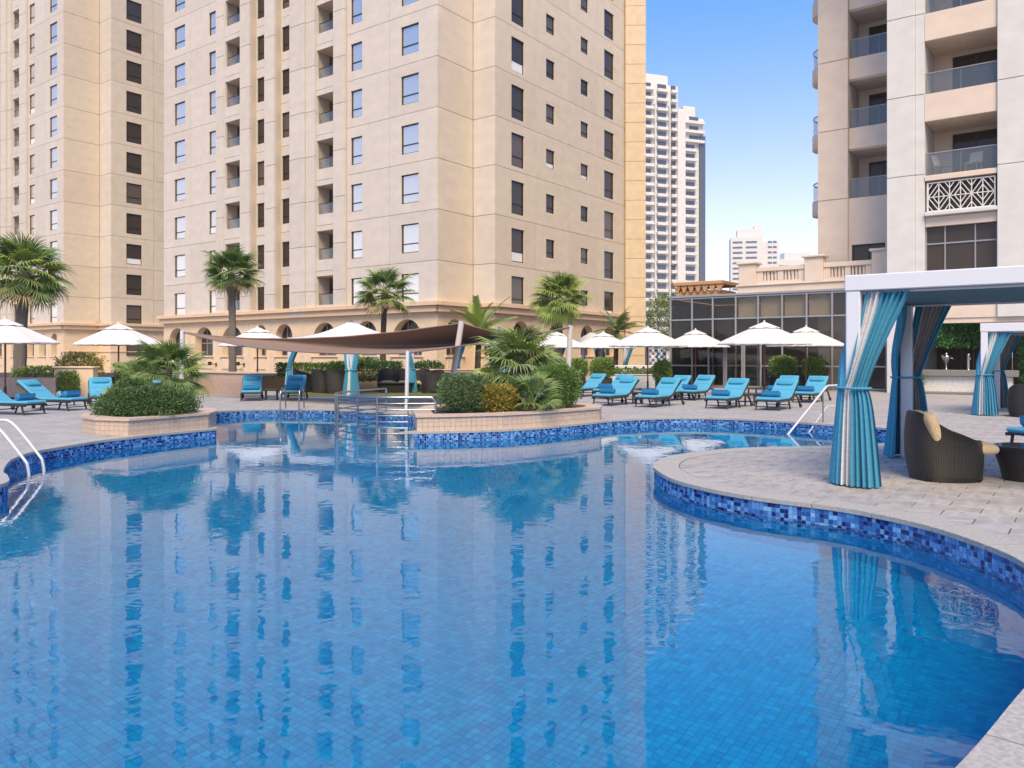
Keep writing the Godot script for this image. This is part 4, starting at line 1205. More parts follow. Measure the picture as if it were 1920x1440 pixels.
# ---------------------------------------------------------------- cabanas
func curtain(t: Node, f: Transform3D, o: Vector3, dir: Vector3, out: Vector3, W: float, yt: float, ytie: float, seed_: int, style := 0) -> void:
	var r := RandomNumberGenerator.new(); r.seed = seed_
	var n := 72
	var ys := []
	for k in 19: ys.append(lerpf(yt, ytie, k / 18.0))
	for k in range(1, 17): ys.append(lerpf(ytie, 0.02, k / 16.0))
	var ph := r.randf() * TAU
	var rows := []
	for y in ys:
		var line := PackedVector3Array()
		var x0: float; var x1: float; var amp: float; var bulge := 0.0; var lift := 0.0
		if y >= ytie:
			var q: float = (y - ytie) / (yt - ytie)
			x0 = lerpf(-0.10, 0.12, pow(q, 0.7)); x1 = lerpf(0.17, W, pow(q, 1.15)); amp = lerpf(0.022, 0.032, q); bulge = 0.06 * (1 - q) + 0.03 * sin(q * PI); lift = 0.105 * (1.0 - smoothstep(0.1, 0.9, q))
		else:
			var q: float = (ytie - y) / ytie
			x0 = lerpf(-0.10, -0.17, pow(q, 0.55)); x1 = lerpf(0.17, 0.33, pow(q, 0.55)); amp = lerpf(0.022, 0.045, q); bulge = 0.06 + 0.05 * q; lift = lerpf(0.105, 0.14, q)
		for j in n + 1:
			var a := float(j) / n
			var wave := sin(a * TAU * 8.0 + ph + 0.6 * sin(y * 1.7)) * amp + sin(a * TAU * 3.0 + ph * 2 + y * 0.8) * amp * 0.5
			line.append(o + dir * lerpf(x0, x1, a) + out * (lift + wave + bulge * sin(a * PI)) + Vector3(0, y, 0))
		rows.append(line)
	# bands: [from, to, material, name]
	var bands := [[0, 5, "cloth_teal", "teal_edge"], [5, 25, "cloth_white", "white_band"], [25, n, "cloth_teal", "teal_cloth"]]
	if style == 1: bands = [[0, 16, "cloth_teal", "teal_cloth"], [16, 56, "cloth_grey", "lining"], [56, n, "cloth_teal", "teal_edge"]]
	elif style == 2: bands = [[0, n, "cloth_teal", "teal_cloth"]]
	var owner_: Node = null
	for b in bands:
		var m := MB.new()
		var sub := []
		for line in rows: sub.append(line.slice(b[0], int(b[1]) + 1))
		m.grid(sub)
		var q := part("curtain" if owner_ == null else b[3], m.mesh(), M[b[2]], t if owner_ == null else owner_, f if owner_ == null else Transform3D())
		if owner_ == null: owner_ = q
	# tie-back
	var ring := []
	for k in 17:
		var a := TAU * k / 16.0
		ring.append(o + dir * (0.035 + 0.16 * cos(a)) + out * (0.07 + 0.14 * sin(a)) + Vector3(0, ytie, 0))
	part("tie_back", tube_mesh(ring, 0.016, 6), M.cloth_pillow, owner_)
func cabana(label: String, o: Vector3, w: float, d: float, h: float, fascia: float, pyramid: bool, corners: Array, W := 0.6, turn := RD) -> void:
	var t := thing("cabana", label, "cabana", Vector3.ZERO)
	var f := face(o, turn)
	var k := 0
	for p in [Vector3(0.09, 0, -0.09), Vector3(w - 0.09, 0, -0.09), Vector3(0.09, 0, -d + 0.09), Vector3(w - 0.09, 0, -d + 0.09)]:
		part("post", box_mesh(Vector3(0.16, h - fascia, 0.16), 0.012), M.paint_white, t, f * at(p + Vector3(0, (h - fascia) / 2, 0)))
	for b in [[Vector3(w / 2, 0, -0.04), Vector3(w, fascia, 0.08)], [Vector3(w / 2, 0, -d + 0.04), Vector3(w, fascia, 0.08)], [Vector3(0.04, 0, -d / 2), Vector3(0.08, fascia, d - 0.165)], [Vector3(w - 0.04, 0, -d / 2), Vector3(0.08, fascia, d - 0.165)]]:
		part("fascia", box_mesh(b[1], 0.01), M.paint_white, t, f * at(b[0] + Vector3(0, h - fascia / 2, 0)))
	for b in [[Vector3(w / 2, 0, -0.14), Vector3(w - 0.2, 0.025, 0.03)], [Vector3(w / 2, 0, -d + 0.14), Vector3(w - 0.2, 0.025, 0.03)]]:
		part("curtain_rail", box_mesh(b[1]), M.paint_white, t, f * at(b[0] + Vector3(0, h - fascia - 0.014, 0)))
	if pyramid:
		var m := MB.new()
		var rows := []
		for i in 9:
			var q := i / 8.0
			var line := PackedVector3Array()
			for j in 32:
				var e := j / 8
				var s := (j % 8) / 8.0
				var c0: Vector3 = [Vector3(0, 0, 0), Vector3(w, 0, 0), Vector3(w, 0, -d), Vector3(0, 0, -d)][e]
				var c1: Vector3 = [Vector3(w, 0, 0), Vector3(w, 0, -d), Vector3(0, 0, -d), Vector3(0, 0, 0)][e]
				var p := c0.lerp(c1, s).lerp(Vector3(w / 2, 0, -d / 2), q)
				p.y = h - 0.01 + 0.75 * pow(q, 1.9) - 0.06 * sin(q * PI) * sin(s * PI)
				line.append(p)
			rows.append(line)
		m.grid(rows, true)
		part("canopy", m.mesh(), M.cloth_canopy, t, f)
	else:
		part("canopy", box_mesh(Vector3(w - 0.17, 0.03, d - 0.17)), M.cloth_canopy, t, f * at(Vector3(w / 2, h - 0.06, -d / 2)))
		part("ceiling", box_mesh(Vector3(w - 0.17, 0.02, d - 0.17)), M.cloth_ceiling, t, f * at(Vector3(w / 2, h - fascia + 0.015, -d / 2)))
	var yt := h - fascia - 0.02
	for c in corners:
		var sx: float = c[0]; var sz: float = c[1]
		var p := Vector3(0.09 if sx > 0 else w - 0.09, 0, -0.09 if sz < 0 else -d + 0.09)
		k += 1
		curtain(t, f, p, Vector3(sx, 0, 0), Vector3(0, 0, 1.0 if sz < 0 else -1.0) * 1.0, W, yt, 1.14 if c.size() < 3 else c[2], 100 + k, 1 if c.size() > 3 else 0)
		curtain(t, f, p, Vector3(0, 0, sz), Vector3(-sx, 0, 0), W, yt, 1.14 if c.size() < 3 else c[2], 200 + k, 2)
func build_cabanas() -> void:
	cabana("near white cabana with teal curtains over the wicker armchair", Vector3(3.9, 0, -9.35), 3.6, 3.4, 2.46, 0.185, false, [[1.0, -1.0, 1.14], [1.0, 1.0, 1.2, 1], [-1.0, 1.0, 1.14]])
	cabana("second white cabana with teal curtains near the bar counter", Vector3(12.1, 0, -20.6), 3.6, 3.4, 2.38, 0.22, false, [[1.0, -1.0, 1.05], [1.0, 1.0, 1.1, 1], [-1.0, -1.0, 1.05]], 0.62)
	cabana("white pyramid roofed cabana with teal curtains behind the shade sail", Vector3(-9.45, 0, -33.5), 3.9, 3.6, 2.33, 0.2, true, [[1.0, -1.0, 1.0], [-1.0, -1.0, 1.0], [-1.0, 1.0, 1.0]], 0.55)
	cabana("cabana with blue curtains half hidden by the sail and big fan palm", Vector3(-2.9, 0, -41.0), 3.2, 3.2, 2.35, 0.2, true, [[1.0, -1.0, 1.0], [-1.0, -1.0, 1.0], [1.0, 1.0, 1.0]], 0.5)
	cabana("cabana with blue curtains behind the two parasols at the sail post", Vector3(2.6, 0, -46.5), 3.0, 3.0, 2.3, 0.2, true, [[1.0, -1.0, 1.0], [-1.0, -1.0, 1.0]], 0.5)
	cabana("cabana with white and blue curtains above the white bench wall", Vector3(6.3, 0, -45.0), 2.4, 2.8, 2.3, 0.2, true, [[1.0, -1.0, 1.0], [-1.0, -1.0, 1.0]], 0.5)

# ---------------------------------------------------------------- parasols
func build_umbrellas() -> void:
	var t := thing("parasol", "white market parasol at the left picture edge above the first lounger", "parasol", Vector3(-18.0, 0, -28.3), 0.2, "white parasols over the loungers")
	var R := 1.78
	var canopy := MB.new(); var under := MB.new()
	var seg := 64
	var rad := func(a: float, r: float) -> float:   # eight panels, straight between the ribs
		var k := fposmod(a, TAU / 8) - TAU / 16
		return r * cos(PI / 8) / cos(k) * 1.0
	for lay in 2:
		var rows := []
		for i in 10:
			var q := i / 9.0
			var line := PackedVector3Array()
			for j in seg:
				var a := TAU * j / seg
				var r: float = rad.call(a, lerpf(R, 0.42, q))
				var k := absf(fposmod(a, TAU / 8) - TAU / 16) / (TAU / 16)
				var y := lerpf(2.03, 2.66, pow(q, 0.92)) - 0.05 * (1 - k * k) * sin(PI * minf(1.0, q + 0.25)) - 0.012 * lay
				if i == 0: y -= 0.0
				line.append(Vector3(r * cos(a), y, -r * sin(a)))
			rows.append(line)
		canopy.grid(rows, true, lay == 1)
	# valance edge
	var edge := []
	for i in 2:
		var line := PackedVector3Array()
		for j in seg:
			var a := TAU * j / seg
			var r: float = rad.call(a, R + 0.002)
			line.append(Vector3(r * cos(a), 2.03 - 0.045 * i * (1.0 + 0.25 * sin(a * 24)), -r * sin(a)))
		edge.push_front(line)
	canopy.grid(edge, true)
	part("canopy", canopy.mesh(), M.cloth_canopy, t)
	var vent := MB.new()
	var rows2 := []
	for i in 6:
		var q := i / 5.0
		var line := PackedVector3Array()
		for j in seg:
			var a := TAU * j / seg
			var r: float = rad.call(a, lerpf(0.60, 0.02, q))
			var k := absf(fposmod(a, TAU / 8) - TAU / 16) / (TAU / 16)
			line.append(Vector3(r * cos(a), lerpf(2.64 - 0.03 * (1 - k), 2.87, q) , -r * sin(a)))
		rows2.append(line)
	vent.grid(rows2, true)
	part("vent_cap", vent.mesh(), M.cloth_canopy, t)
	var fin := MB.new(); fin.lathe([V2(0.0, 2.84), V2(0.03, 2.85), V2(0.045, 2.89), V2(0.02, 2.93), V2(0.0, 2.95)], 10)
	part("finial", fin.mesh(), M.cloth_canopy, t)
	part("pole", tube_mesh([Vector3(0, 0.05, 0), Vector3(0, 2.8, 0)], 0.032, 10), M.wood_pole, t)
	part("lower_sleeve", tube_mesh([Vector3(0, 0.04, 0), Vector3(0, 0.45, 0)], 0.045, 10), M.black, t)
	part("base", box_mesh(Vector3(0.6, 0.08, 0.6), 0.02), M.black, t, at(Vector3(0, 0.04, 0)))
	var hub := MB.new(); hub.lathe([V2(0.0, 2.02), V2(0.07, 2.02), V2(0.07, 2.12), V2(0.0, 2.12)], 10)
	part("hub", hub.mesh(), M.wood_pole, t)
	for k in 8:
		var a := TAU * (k + 0.5) / 8 + TAU / 16
		var e := Vector3(cos(a), 0, -sin(a))
		var rib := part("rib", tube_mesh([Vector3(0, 2.62, 0) + e * 0.05, Vector3(0, 2.0, 0) + e * (R - 0.02)], 0.014, 5), M.wood_pole, t)
		part("strut", tube_mesh([Vector3(0, 2.07, 0) + e * 0.06, Vector3(0, 2.27, 0) + e * 0.95], 0.011, 5), M.wood_pole, rib)
	for d in [[-15.9, -32.2, "white market parasol behind the left planter beside the golden tower"], [-11.5, -36.0, "white market parasol over the two loungers before the rose wall"], [2.25, -41.5, "white market parasol furthest left of the right group beside the sail post"], [4.95, -43.2, "white market parasol second from the left in the right group"], [6.15, -36.1, "white market parasol standing before the white bench wall"], [9.05, -39.3, "white market parasol in front of the pavilion doors"], [9.75, -30.8, "largest looking white parasol right of the pavilion doors"], [13.1, -35.5, "white market parasol nearest the teal curtains of the near cabana"]]:
		dup(t, Vector3(d[0], 0, d[1]), rng.randf() * 0.7, d[2])

# ---------------------------------------------------------------- loungers
func build_loungers() -> void:
	var g := "sun loungers round the pool"
	var t := thing("sun_lounger", "", "sun lounger", Vector3.ZERO, 0, g)
	var hb := Vector3(0, 0.80, -0.86)
	var hip := Vector3(0, 0.30, -0.16)
	for s in [-1, 1]:
		var x: float = s * 0.33
		part("side_rail", tube_mesh([Vector3(x, 0.25, 0.98), Vector3(x, 0.265, 0.4), Vector3(x, 0.27, 0.05), Vector3(x, 0.34, -0.2), Vector3(x, 0.38, -0.4), Vector3(x, 0.36, -0.62), Vector3(x, 0.27, -0.8), Vector3(x, 0.14, -0.92), Vector3(x, 0.03, -0.98)], 0.03, 8), M.lounger_black, t)
		part("leg", tube_mesh([Vector3(x, 0.25, 0.86), Vector3(x, 0.12, 0.88), Vector3(x, 0.0, 0.93)], [0.028, 0.024, 0.022], 8), M.lounger_black, t)
		part("leg", tube_mesh([Vector3(x, 0.26, 0.1), Vector3(x, 0.12, 0.0), Vector3(x, 0.0, -0.04)], [0.028, 0.024, 0.022], 8), M.lounger_black, t)
		part("back_rail", tube_mesh([Vector3(x, 0.27, -0.1), hb + Vector3(x, -0.05, 0)], 0.022, 6), M.lounger_black, t)
		var wh := MB.new(); wh.lathe([V2(0.0, -0.02), V2(0.055, -0.02), V2(0.06, 0), V2(0.055, 0.02), V2(0.0, 0.02)], 12)
		part("wheel", wh.mesh(), M.black, t, Transform3D(Basis(Vector3(0, 0, 1), PI / 2), Vector3(x * 1.08, 0.06, -0.96)))
	for z in [0.88, -0.02]: part("cross_bar", tube_mesh([Vector3(-0.33, 0.1 if z > 0.5 else 0.13, z), Vector3(0.33, 0.1 if z > 0.5 else 0.13, z)], 0.015, 6), M.lounger_black, t)
	part("deck_frame", box_mesh(Vector3(0.66, 0.035, 1.15), 0.01), M.lounger_black, t, at(Vector3(0, 0.265, 0.42)))
	var seat := part("seat_cushion", box_mesh(Vector3(0.66, 0.085, 1.17), 0.03), M.cloth_cushion, t, at(Vector3(0, 0.325, 0.42)))
	for z in [-0.2, 0.2]: part("seam", tube_mesh([Vector3(-0.31, 0.043, z), Vector3(0.31, 0.043, z)], 0.006, 5), M.cloth_pillow, seat)
	var bl := (hb - hip).length()
	var bdir := (hb - hip).normalized()
	var bb := Basis(Vector3.RIGHT, (-bdir).cross(Vector3.RIGHT), -bdir)
	var back := part("back_cushion", box_mesh(Vector3(0.66, 0.085, bl + 0.06), 0.03), M.cloth_cushion, t, Transform3D(bb, (hip + hb) / 2 + bb.y * 0.03))
	part("back_frame", box_mesh(Vector3(0.64, 0.03, bl), 0.008), M.lounger_black, t, Transform3D(bb, (hip + hb) / 2 - bb.y * 0.03))
	part("head_pillow", pillow_mesh(0.48, 0.1, 0.22), M.cloth_pillow, back, at(Vector3(0, 0.07, -bl / 2 + 0.22)))
	part("seam", tube_mesh([Vector3(-0.31, 0.043, 0.1), Vector3(0.31, 0.043, 0.1)], 0.006, 5), M.cloth_pillow, back)
	# towel rolls
	var tw := MB.new()
	tw.lathe([V2(0.0, -0.27), V2(0.05, -0.27), V2(0.08, -0.255), V2(0.092, -0.22), V2(0.09, 0.0), V2(0.092, 0.22), V2(0.08, 0.255), V2(0.05, 0.27), V2(0.0, 0.27)], 16)
	var flap := MB.new()
	flap.obox(Transform3D(Basis(), Vector3(0.05, 0, 0.078)), Vector3(0.09, 0.5, 0.014))
	var towel := thing("rolled_towel", "", "towel", Vector3.ZERO, 0, "rolled towels on the loungers")
	part("roll", tw.mesh(), M.cloth_towel, towel, Transform3D(Basis(Vector3(0, 0, 1), PI / 2), Vector3(0, 0.09, 0)))
	part("loose_end", flap.mesh(), M.cloth_towel, towel, Transform3D(Basis(Vector3(0, 0, 1), PI / 2), Vector3(0, 0.09, 0)))
	var hr := Vector3(0.6, 0, -0.8)
	var hl := Vector3(-0.86, 0, -0.5).normalized()
	var hm := Vector3(-0.28, 0, -0.95).normalized()
	var list := [
		[-13.4, -21.1, Vector3(-0.97, 0, -0.25).normalized(), "the turquoise lounger cut by the left picture edge", 1], [-13.2, -22.8, Vector3(-0.97, 0, -0.25).normalized(), "the turquoise lounger with two towels beside the leftmost parasol", 2],
		[-12.85, -24.95, Vector3(-0.5, 0, -0.87).normalized(), "the turquoise lounger half hidden behind the left planter", 0], [-12.6, -28.6, hm, "the turquoise lounger seen only through the left planter palm", 0],
		[-9.2, -28.2, hm, "the turquoise lounger left of the parasol before the rose wall", 1], [-7.75, -28.4, Vector3(-0.15, 0, -0.99).normalized(), "the turquoise lounger beside the pyramid cabana curtain", 1],
		[2.95, -30.9, hr, "the turquoise lounger right behind the middle planter bush", 0], [3.75, -29.3, hr, "the turquoise lounger second from the middle planter, in the back row", 1],
		[3.35, -25.4, hr, "the turquoise front row lounger nearest the middle planter", 1], [4.55, -24.6, hr, "the turquoise front row lounger second from the middle planter", 1],
		[5.65, -28.0, hr, "the turquoise back row lounger peeking out behind a front lounger", 0], [6.6, -28.4, hr, "the turquoise back row lounger before the pavilion doors", 1],
		[6.5, -23.9, hr, "the turquoise front row lounger third from the middle planter", 1], [7.75, -23.2, hr, "the turquoise front row lounger closest to the stair handrail", 1],
		[9.35, -27.6, hr, "the turquoise back row lounger behind the one by the handrail", 1], [10.15, -27.0, hr, "the turquoise back row lounger nearest the near cabana curtain", 1],
		[9.1, -12.85, Vector3(0.98, 0, -0.15).normalized(), "the turquoise lounger cut by the right picture edge", 2]]
	var nt := 0
	for i in list.size():
		var d: Array = list[i]
		var h: Vector3 = d[2]
		var o: Node3D
		if i == 0:
			o = t; o.position = Vector3(d[0], 0, d[1]); o.rotation.y = yaw(h)
			o.set_meta("label", d[3])
		else: o = dup(t, Vector3(d[0], 0, d[1]), yaw(h), d[3])
		for k in int(d[4]):
			var p := Vector3(d[0], 0.367, d[1]) - h * (0.62 - 0.0 * k)
			if d[4] == 2: p += h.cross(Vector3.UP) * 0.0 + Vector3(0, 0, 0) - h * (0.1 - 0.2 * k)
			var lab: String = "rolled blue towel on " + d[3].replace("turquoise ", "")
			if k == 1: lab = "second, paler folded towel on " + d[3].replace("turquoise ", "").replace(" with two towels", "")
			var q: Node3D
			if nt == 0:
				q = towel; q.position = p; q.rotation.y = yaw(h); q.set_meta("label", lab)
			else: q = dup(towel, p, yaw(h), lab)
			if k == 1: q.get_child(0).material_override = M.cloth_towel_pale
			nt += 1
	# low dark side tables
	var st := thing("side_table", "low dark side table between the two loungers before the rose wall", "side table", Vector3(-8.45, 0, -28.0), 0.2, "low side tables between loungers")
	part("top", box_mesh(Vector3(0.46, 0.04, 0.46), 0.012), M.wicker_plain, st, at(Vector3(0, 0.36, 0)))
	for sx in [-1, 1]:
		for sz in [-1, 1]: part("leg", box_mesh(Vector3(0.045, 0.345, 0.045), 0.006), M.wicker_plain, st, at(Vector3(sx * 0.19, 0.17, sz * 0.19)))
	part("shelf", box_mesh(Vector3(0.36, 0.025, 0.36), 0.005), M.wicker_plain, st, at(Vector3(0, 0.14, 0)))
	for d in [[7.2, -24.6, "low dark side table beside the lounger closest to the handrail"], [3.95, -25.8, "low dark side table between the two front loungers by the middle planter"], [8.95, -29.2, "low dark side table in the back row under the largest parasol"], [6.1, -28.6, "low dark side table in the back row before the pavilion doors"], [-13.9, -24.9, "low dark side table under the leftmost parasol"]]:
		dup(st, Vector3(d[0], 0, d[1]), 0.5, d[2])

# ---------------------------------------------------------------- wicker furniture, bar
func barrel_mesh(w: float, d: float, hb: float, hf: float, open: float, thick := 0.07) -> ArrayMesh:   # opening towards +z
	var m := MB.new()
	var n := 44
	var a0 := open
	var rows := []
	var prof := [[0.0, 0.86], [0.12, 0.90], [0.35, 0.985], [0.62, 1.0], [0.86, 0.97], [1.0, 0.93]]
	var top := func(a: float) -> float:   # a: 0 at the opening, PI at the back
		var q := smoothstep(0.25, 0.95, absf(a) / PI)
		return lerpf(hf, hb, q)
	var P := func(a: float, hgt: float, sc: float) -> Vector3:
		var c := sin(a); var s := cos(a)
		var e := 0.8
		return Vector3(signf(c) * pow(absf(c), e) * w / 2 * sc, hgt, signf(s) * pow(absf(s), e) * d / 2 * sc)
	for q in prof:
		var line := PackedVector3Array()
		for j in n + 1:
			var a := lerpf(a0, TAU - a0, float(j) / n)
			var aa := a if a <= PI else TAU - a
			line.append(P.call(a, top.call(aa) * q[0], q[1]))
		rows.append(line)
	for q in [[1.015, 0.90], [1.0, 0.86], [0.7, 0.85], [0.3, 0.84]]:
		var line := PackedVector3Array()
		for j in n + 1:
			var a := lerpf(a0, TAU - a0, float(j) / n)
			var aa := a if a <= PI else TAU - a
			line.append(P.call(a, top.call(aa) * q[0], q[1] - thick * 0.2))
		rows.append(line)
	m.grid(rows)
	for j in [0, n]:   # close the two front ends
		for i in 3:
			var k := rows.size() - 1 - i
			m.quad(rows[i][j], rows[i + 1][j], rows[k - 1][j], rows[k][j])
		m.quad(rows[3][j], rows[4][j], rows[5][j], rows[6][j])
	return m.mesh()
func armchair(label: String, o: Vector3, facing: Vector3, w := 0.98, d := 0.92, cushions := true, group := "") -> Node3D:
	var t := thing("wicker_armchair", label, "armchair", o, atan2(facing.x, facing.z), group)
	part("shell", barrel_mesh(w, d, 0.83, 0.50, 0.66), M.wicker, t)
	var b := MB.new()
	b.cbox(at(Vector3(0, 0.16, 0.02)), Vector3(w * 0.72, 0.32, d * 0.76), 0.03)
	part("seat_base", b.mesh(), M.wicker, t)
	part("seat_cushion", pillow_mesh(w * 0.72, 0.18, d * 0.92, 0.3), M.cloth_sand, t, at(Vector3(0, 0.39, 0.17)))
	if cushions:
		for s in [-1, 1]:
			part("back_pillow", pillow_mesh(0.42, 0.16, 0.40), M.cloth_sand, t, Transform3D(Basis(Vector3.RIGHT, PI / 2 - 0.3) * Basis(Vector3.FORWARD, 0.12 * s), Vector3(0.19 * s, 0.64, -0.22)))
	return t
func build_furniture() -> void:
	armchair("dark wicker tub armchair with sand cushions under the near cabana", Vector3(5.33, 0, -9.85), Vector3(0.99, 0, 0.1).normalized(), 0.86, 0.84)
	armchair("dark wicker armchair at the foot of the second cabana", Vector3(13.05, 0, -20.1), Vector3(0.7, 0, -0.7).normalized(), 0.95, 0.95, false)
	# woven basket table
	var t := thing("basket_table", "black woven basket table with glass top at the right edge", "table", Vector3(6.32, 0, -9.75))
	var m := MB.new()
	m.lathe([V2(0.0, 0.0), V2(0.27, 0.0), V2(0.28, 0.01), V2(0.31, 0.16), V2(0.37, 0.34), V2(0.40, 0.40), V2(0.385, 0.41), V2(0.0, 0.40)], 28)
	part("basket", m.mesh(), M.wicker, t)
	m = MB.new(); m.lathe([V2(0.0, 0.412), V2(0.37, 0.412), V2(0.375, 0.416), V2(0.37, 0.42), V2(0.0, 0.42)], 28)
	part("glass_top", m.mesh(), M.glass_far, t)
	# sitting group under the pyramid cabana: tub chairs seen from behind, row of chairs, sofa
	var g := "black wicker tub chairs on the turf"
	var c0 := armchair("black wicker tub chair facing away left of the pyramid cabana curtain", Vector3(-7.95, 0, -33.6), Vector3(0.5, 0, -0.86).normalized(), 0.9, 0.9, false, g)
	c0.get_child(0).mesh = barrel_mesh(0.95, 0.9, 0.98, 0.75, 0.62)
	for d in [[-7.2, -32.9, Vector3(0.1, 0, -1), "black wicker tub chair facing away right beside the pyramid cabana curtain"], [-5.55, -35.6, Vector3(0.2, 0, 1), "leftmost wicker chair of the row before the rose wall"], [-4.75, -35.4, Vector3(0.2, 0, 1), "middle wicker chair of the row before the rose wall"], [-4.05, -35.0, Vector3(-0.6, 0, 1), "rightmost wicker chair of the row before the rose wall"], [-9.1, -34.6, Vector3(0.8, 0, -0.6), "small wicker chair behind the leftmost pyramid cabana curtain"], [-3.3, -33.4, Vector3(-0.7, 0, -0.7), "wicker chair beside the slim steel sail post"]]:
		dup(c0, Vector3(d[0], 0, d[1]), atan2(d[2].x, d[2].z), d[3])
	var so := thing("wicker_sofa", "long black wicker sofa between the sail posts", "sofa", Vector3(-2.05, 0, -35.2), 0.0)
	m = MB.new(); m.cbox(at(Vector3(0, 0.42, 0.35)), Vector3(1.9, 0.84, 0.14), 0.05); part("backrest", m.mesh(), M.wicker, so)
	part("seat", box_mesh(Vector3(1.9, 0.38, 0.75), 0.04), M.wicker, so, at(Vector3(0, 0.19, -0.1)))
	part("seat_cushion", box_mesh(Vector3(1.7, 0.12, 0.7), 0.04), M.cloth_sand, so, at(Vector3(0, 0.44, -0.08)))
	for s in [-1, 1]: part("armrest", box_mesh(Vector3(0.12, 0.62, 0.8), 0.04), M.wicker, so, at(Vector3(0.9 * s, 0.31, -0.08)))
	for d in [[0.5, -33.8, "dark wicker sofa half hidden behind the middle planter bushes"]]: dup(so, Vector3(d[0], 0, d[1]), 0.3, d[2])
	var tb := thing("low_table", "low black wicker table in front of the chair row", "table", Vector3(-4.9, 0, -33.9))
	part("top", box_mesh(Vector3(1.5, 0.05, 0.75), 0.015), M.wicker_plain, tb, at(Vector3(0, 0.42, 0)))
	part("body", box_mesh(Vector3(1.3, 0.39, 0.6), 0.03), M.wicker, tb, at(Vector3(0, 0.197, 0)))
	var bx := thing("planter_box", "small white box at the foot of the hedge left of the tub chairs", "box", Vector3(-8.95, 0, -36.6))
	part("box", box_mesh(Vector3(0.32, 0.36, 0.32), 0.02), M.plaster_white, bx, at(Vector3(0, 0.18, 0)))
	part("lid", box_mesh(Vector3(0.36, 0.05, 0.36), 0.01), M.plaster_white, bx, at(Vector3(0, 0.385, 0)))
	# bar counter and what stands on it
	var bar := thing("bar_counter", "white bar counter with grey stone top under the hotel overhang", "bar", Vector3(18.1, 0, -32.9), atan2(-RD.z, RD.x))
	part("front", box_mesh(Vector3(3.6, 0.72, 0.6), 0.01), M.plaster_white, bar, at(Vector3(0.4, 0.36, 0)))
	part("top", box_mesh(Vector3(4.2, 0.26, 0.95), 0.02), M.counter_stone, bar, at(Vector3(0.3, 0.852, 0.0)))
	part("plinth", box_mesh(Vector3(4.4, 0.1, 1.3), 0.02), M.counter_stone, bar, at(Vector3(0.3, 0.05, 0.12)))
	var sam := thing("samovar", "silver urn standing on the bar counter", "urn", bar.position + RD * -0.15 + Vector3(0, 0.983, 0))
	m = MB.new(); m.lathe([V2(0.0, 0), V2(0.13, 0), V2(0.12, 0.03), V2(0.04, 0.06), V2(0.035, 0.25), V2(0.1, 0.36), V2(0.16, 0.45), V2(0.165, 0.56), V2(0.10, 0.62), V2(0.06, 0.66), V2(0.05, 0.72), V2(0.0, 0.74)], 16)
	part("body", m.mesh(), M.steel, sam)
	part("tap", tube_mesh([Vector3(0.14, 0.48, 0.0), Vector3(0.26, 0.48, 0.05), Vector3(0.26, 0.42, 0.05)], 0.015, 6), M.steel, sam)
	for s in [-1, 1]: part("handle", tube_mesh([Vector3(0.15 * s, 0.5, 0), Vector3(0.21 * s, 0.56, 0), Vector3(0.13 * s, 0.6, 0)], 0.012, 6), M.steel, sam)
	var tap := thing("beer_tap", "slim silver beer tap column on the bar counter", "beer tap", bar.position + RD * 0.65 + Vector3(0, 0.983, 0))
	m = MB.new(); m.lathe([V2(0.0, 0), V2(0.09, 0), V2(0.09, 0.02), V2(0.055, 0.04), V2(0.055, 0.58), V2(0.065, 0.6), V2(0.06, 0.66), V2(0.0, 0.68)], 14)
	part("column", m.mesh(), M.steel, tap)
	part("spout", tube_mesh([Vector3(0, 0.5, 0.05), Vector3(0, 0.5, 0.13), Vector3(0, 0.43, 0.15)], 0.012, 6), M.steel, tap)
	part("handle", tube_mesh([Vector3(0, 0.52, 0.1), Vector3(0, 0.66, 0.13)], 0.012, 6), M.black, tap)
	var sl := thing("bar_stool", "dark bar stool at the end of the bar counter", "stool", bar.position + RD * 1.35 - ED * 0.9)
	part("seat", box_mesh(Vector3(0.38, 0.07, 0.36), 0.02), M.cloth_towel, sl, at(Vector3(0, 0.74, 0)))
	for sx in [-1, 1]:
		for sz in [-1, 1]: part("leg", tube_mesh([Vector3(0.2 * sx, 0, 0.19 * sz), Vector3(0.15 * sx, 0.71, 0.14 * sz)], 0.018, 6), M.black, sl)
	part("backrest", box_mesh(Vector3(0.38, 0.3, 0.04), 0.015), M.black, sl, at(Vector3(0, 0.98, 0.17)))
	part("footrest", tube_mesh([Vector3(-0.18, 0.25, 0.17), Vector3(0.18, 0.25, 0.17)], 0.014, 6), M.black, sl)
	# carved dark screen beside the pavilion
	var scn := thing("carved_screen", "dark pierced screen standing left of the glass pavilion", "screen", Vector3(8.15, 0, -42.3), 0.0)
	part("frame", frame_mesh(0.95, 2.0, 0.05, 0.06), M.frame_grey, scn, at(Vector3(-0.9, 0.0, 0)))
	for i in 6:
		for j in 11: part("slat", box_mesh(Vector3(0.09, 0.1, 0.04), 0.01), M.plaster_white if (i + j) % 2 else M.black, scn, at(Vector3(-0.8 + 0.15 * i, 0.16 + 0.17 * j, -0.03)))

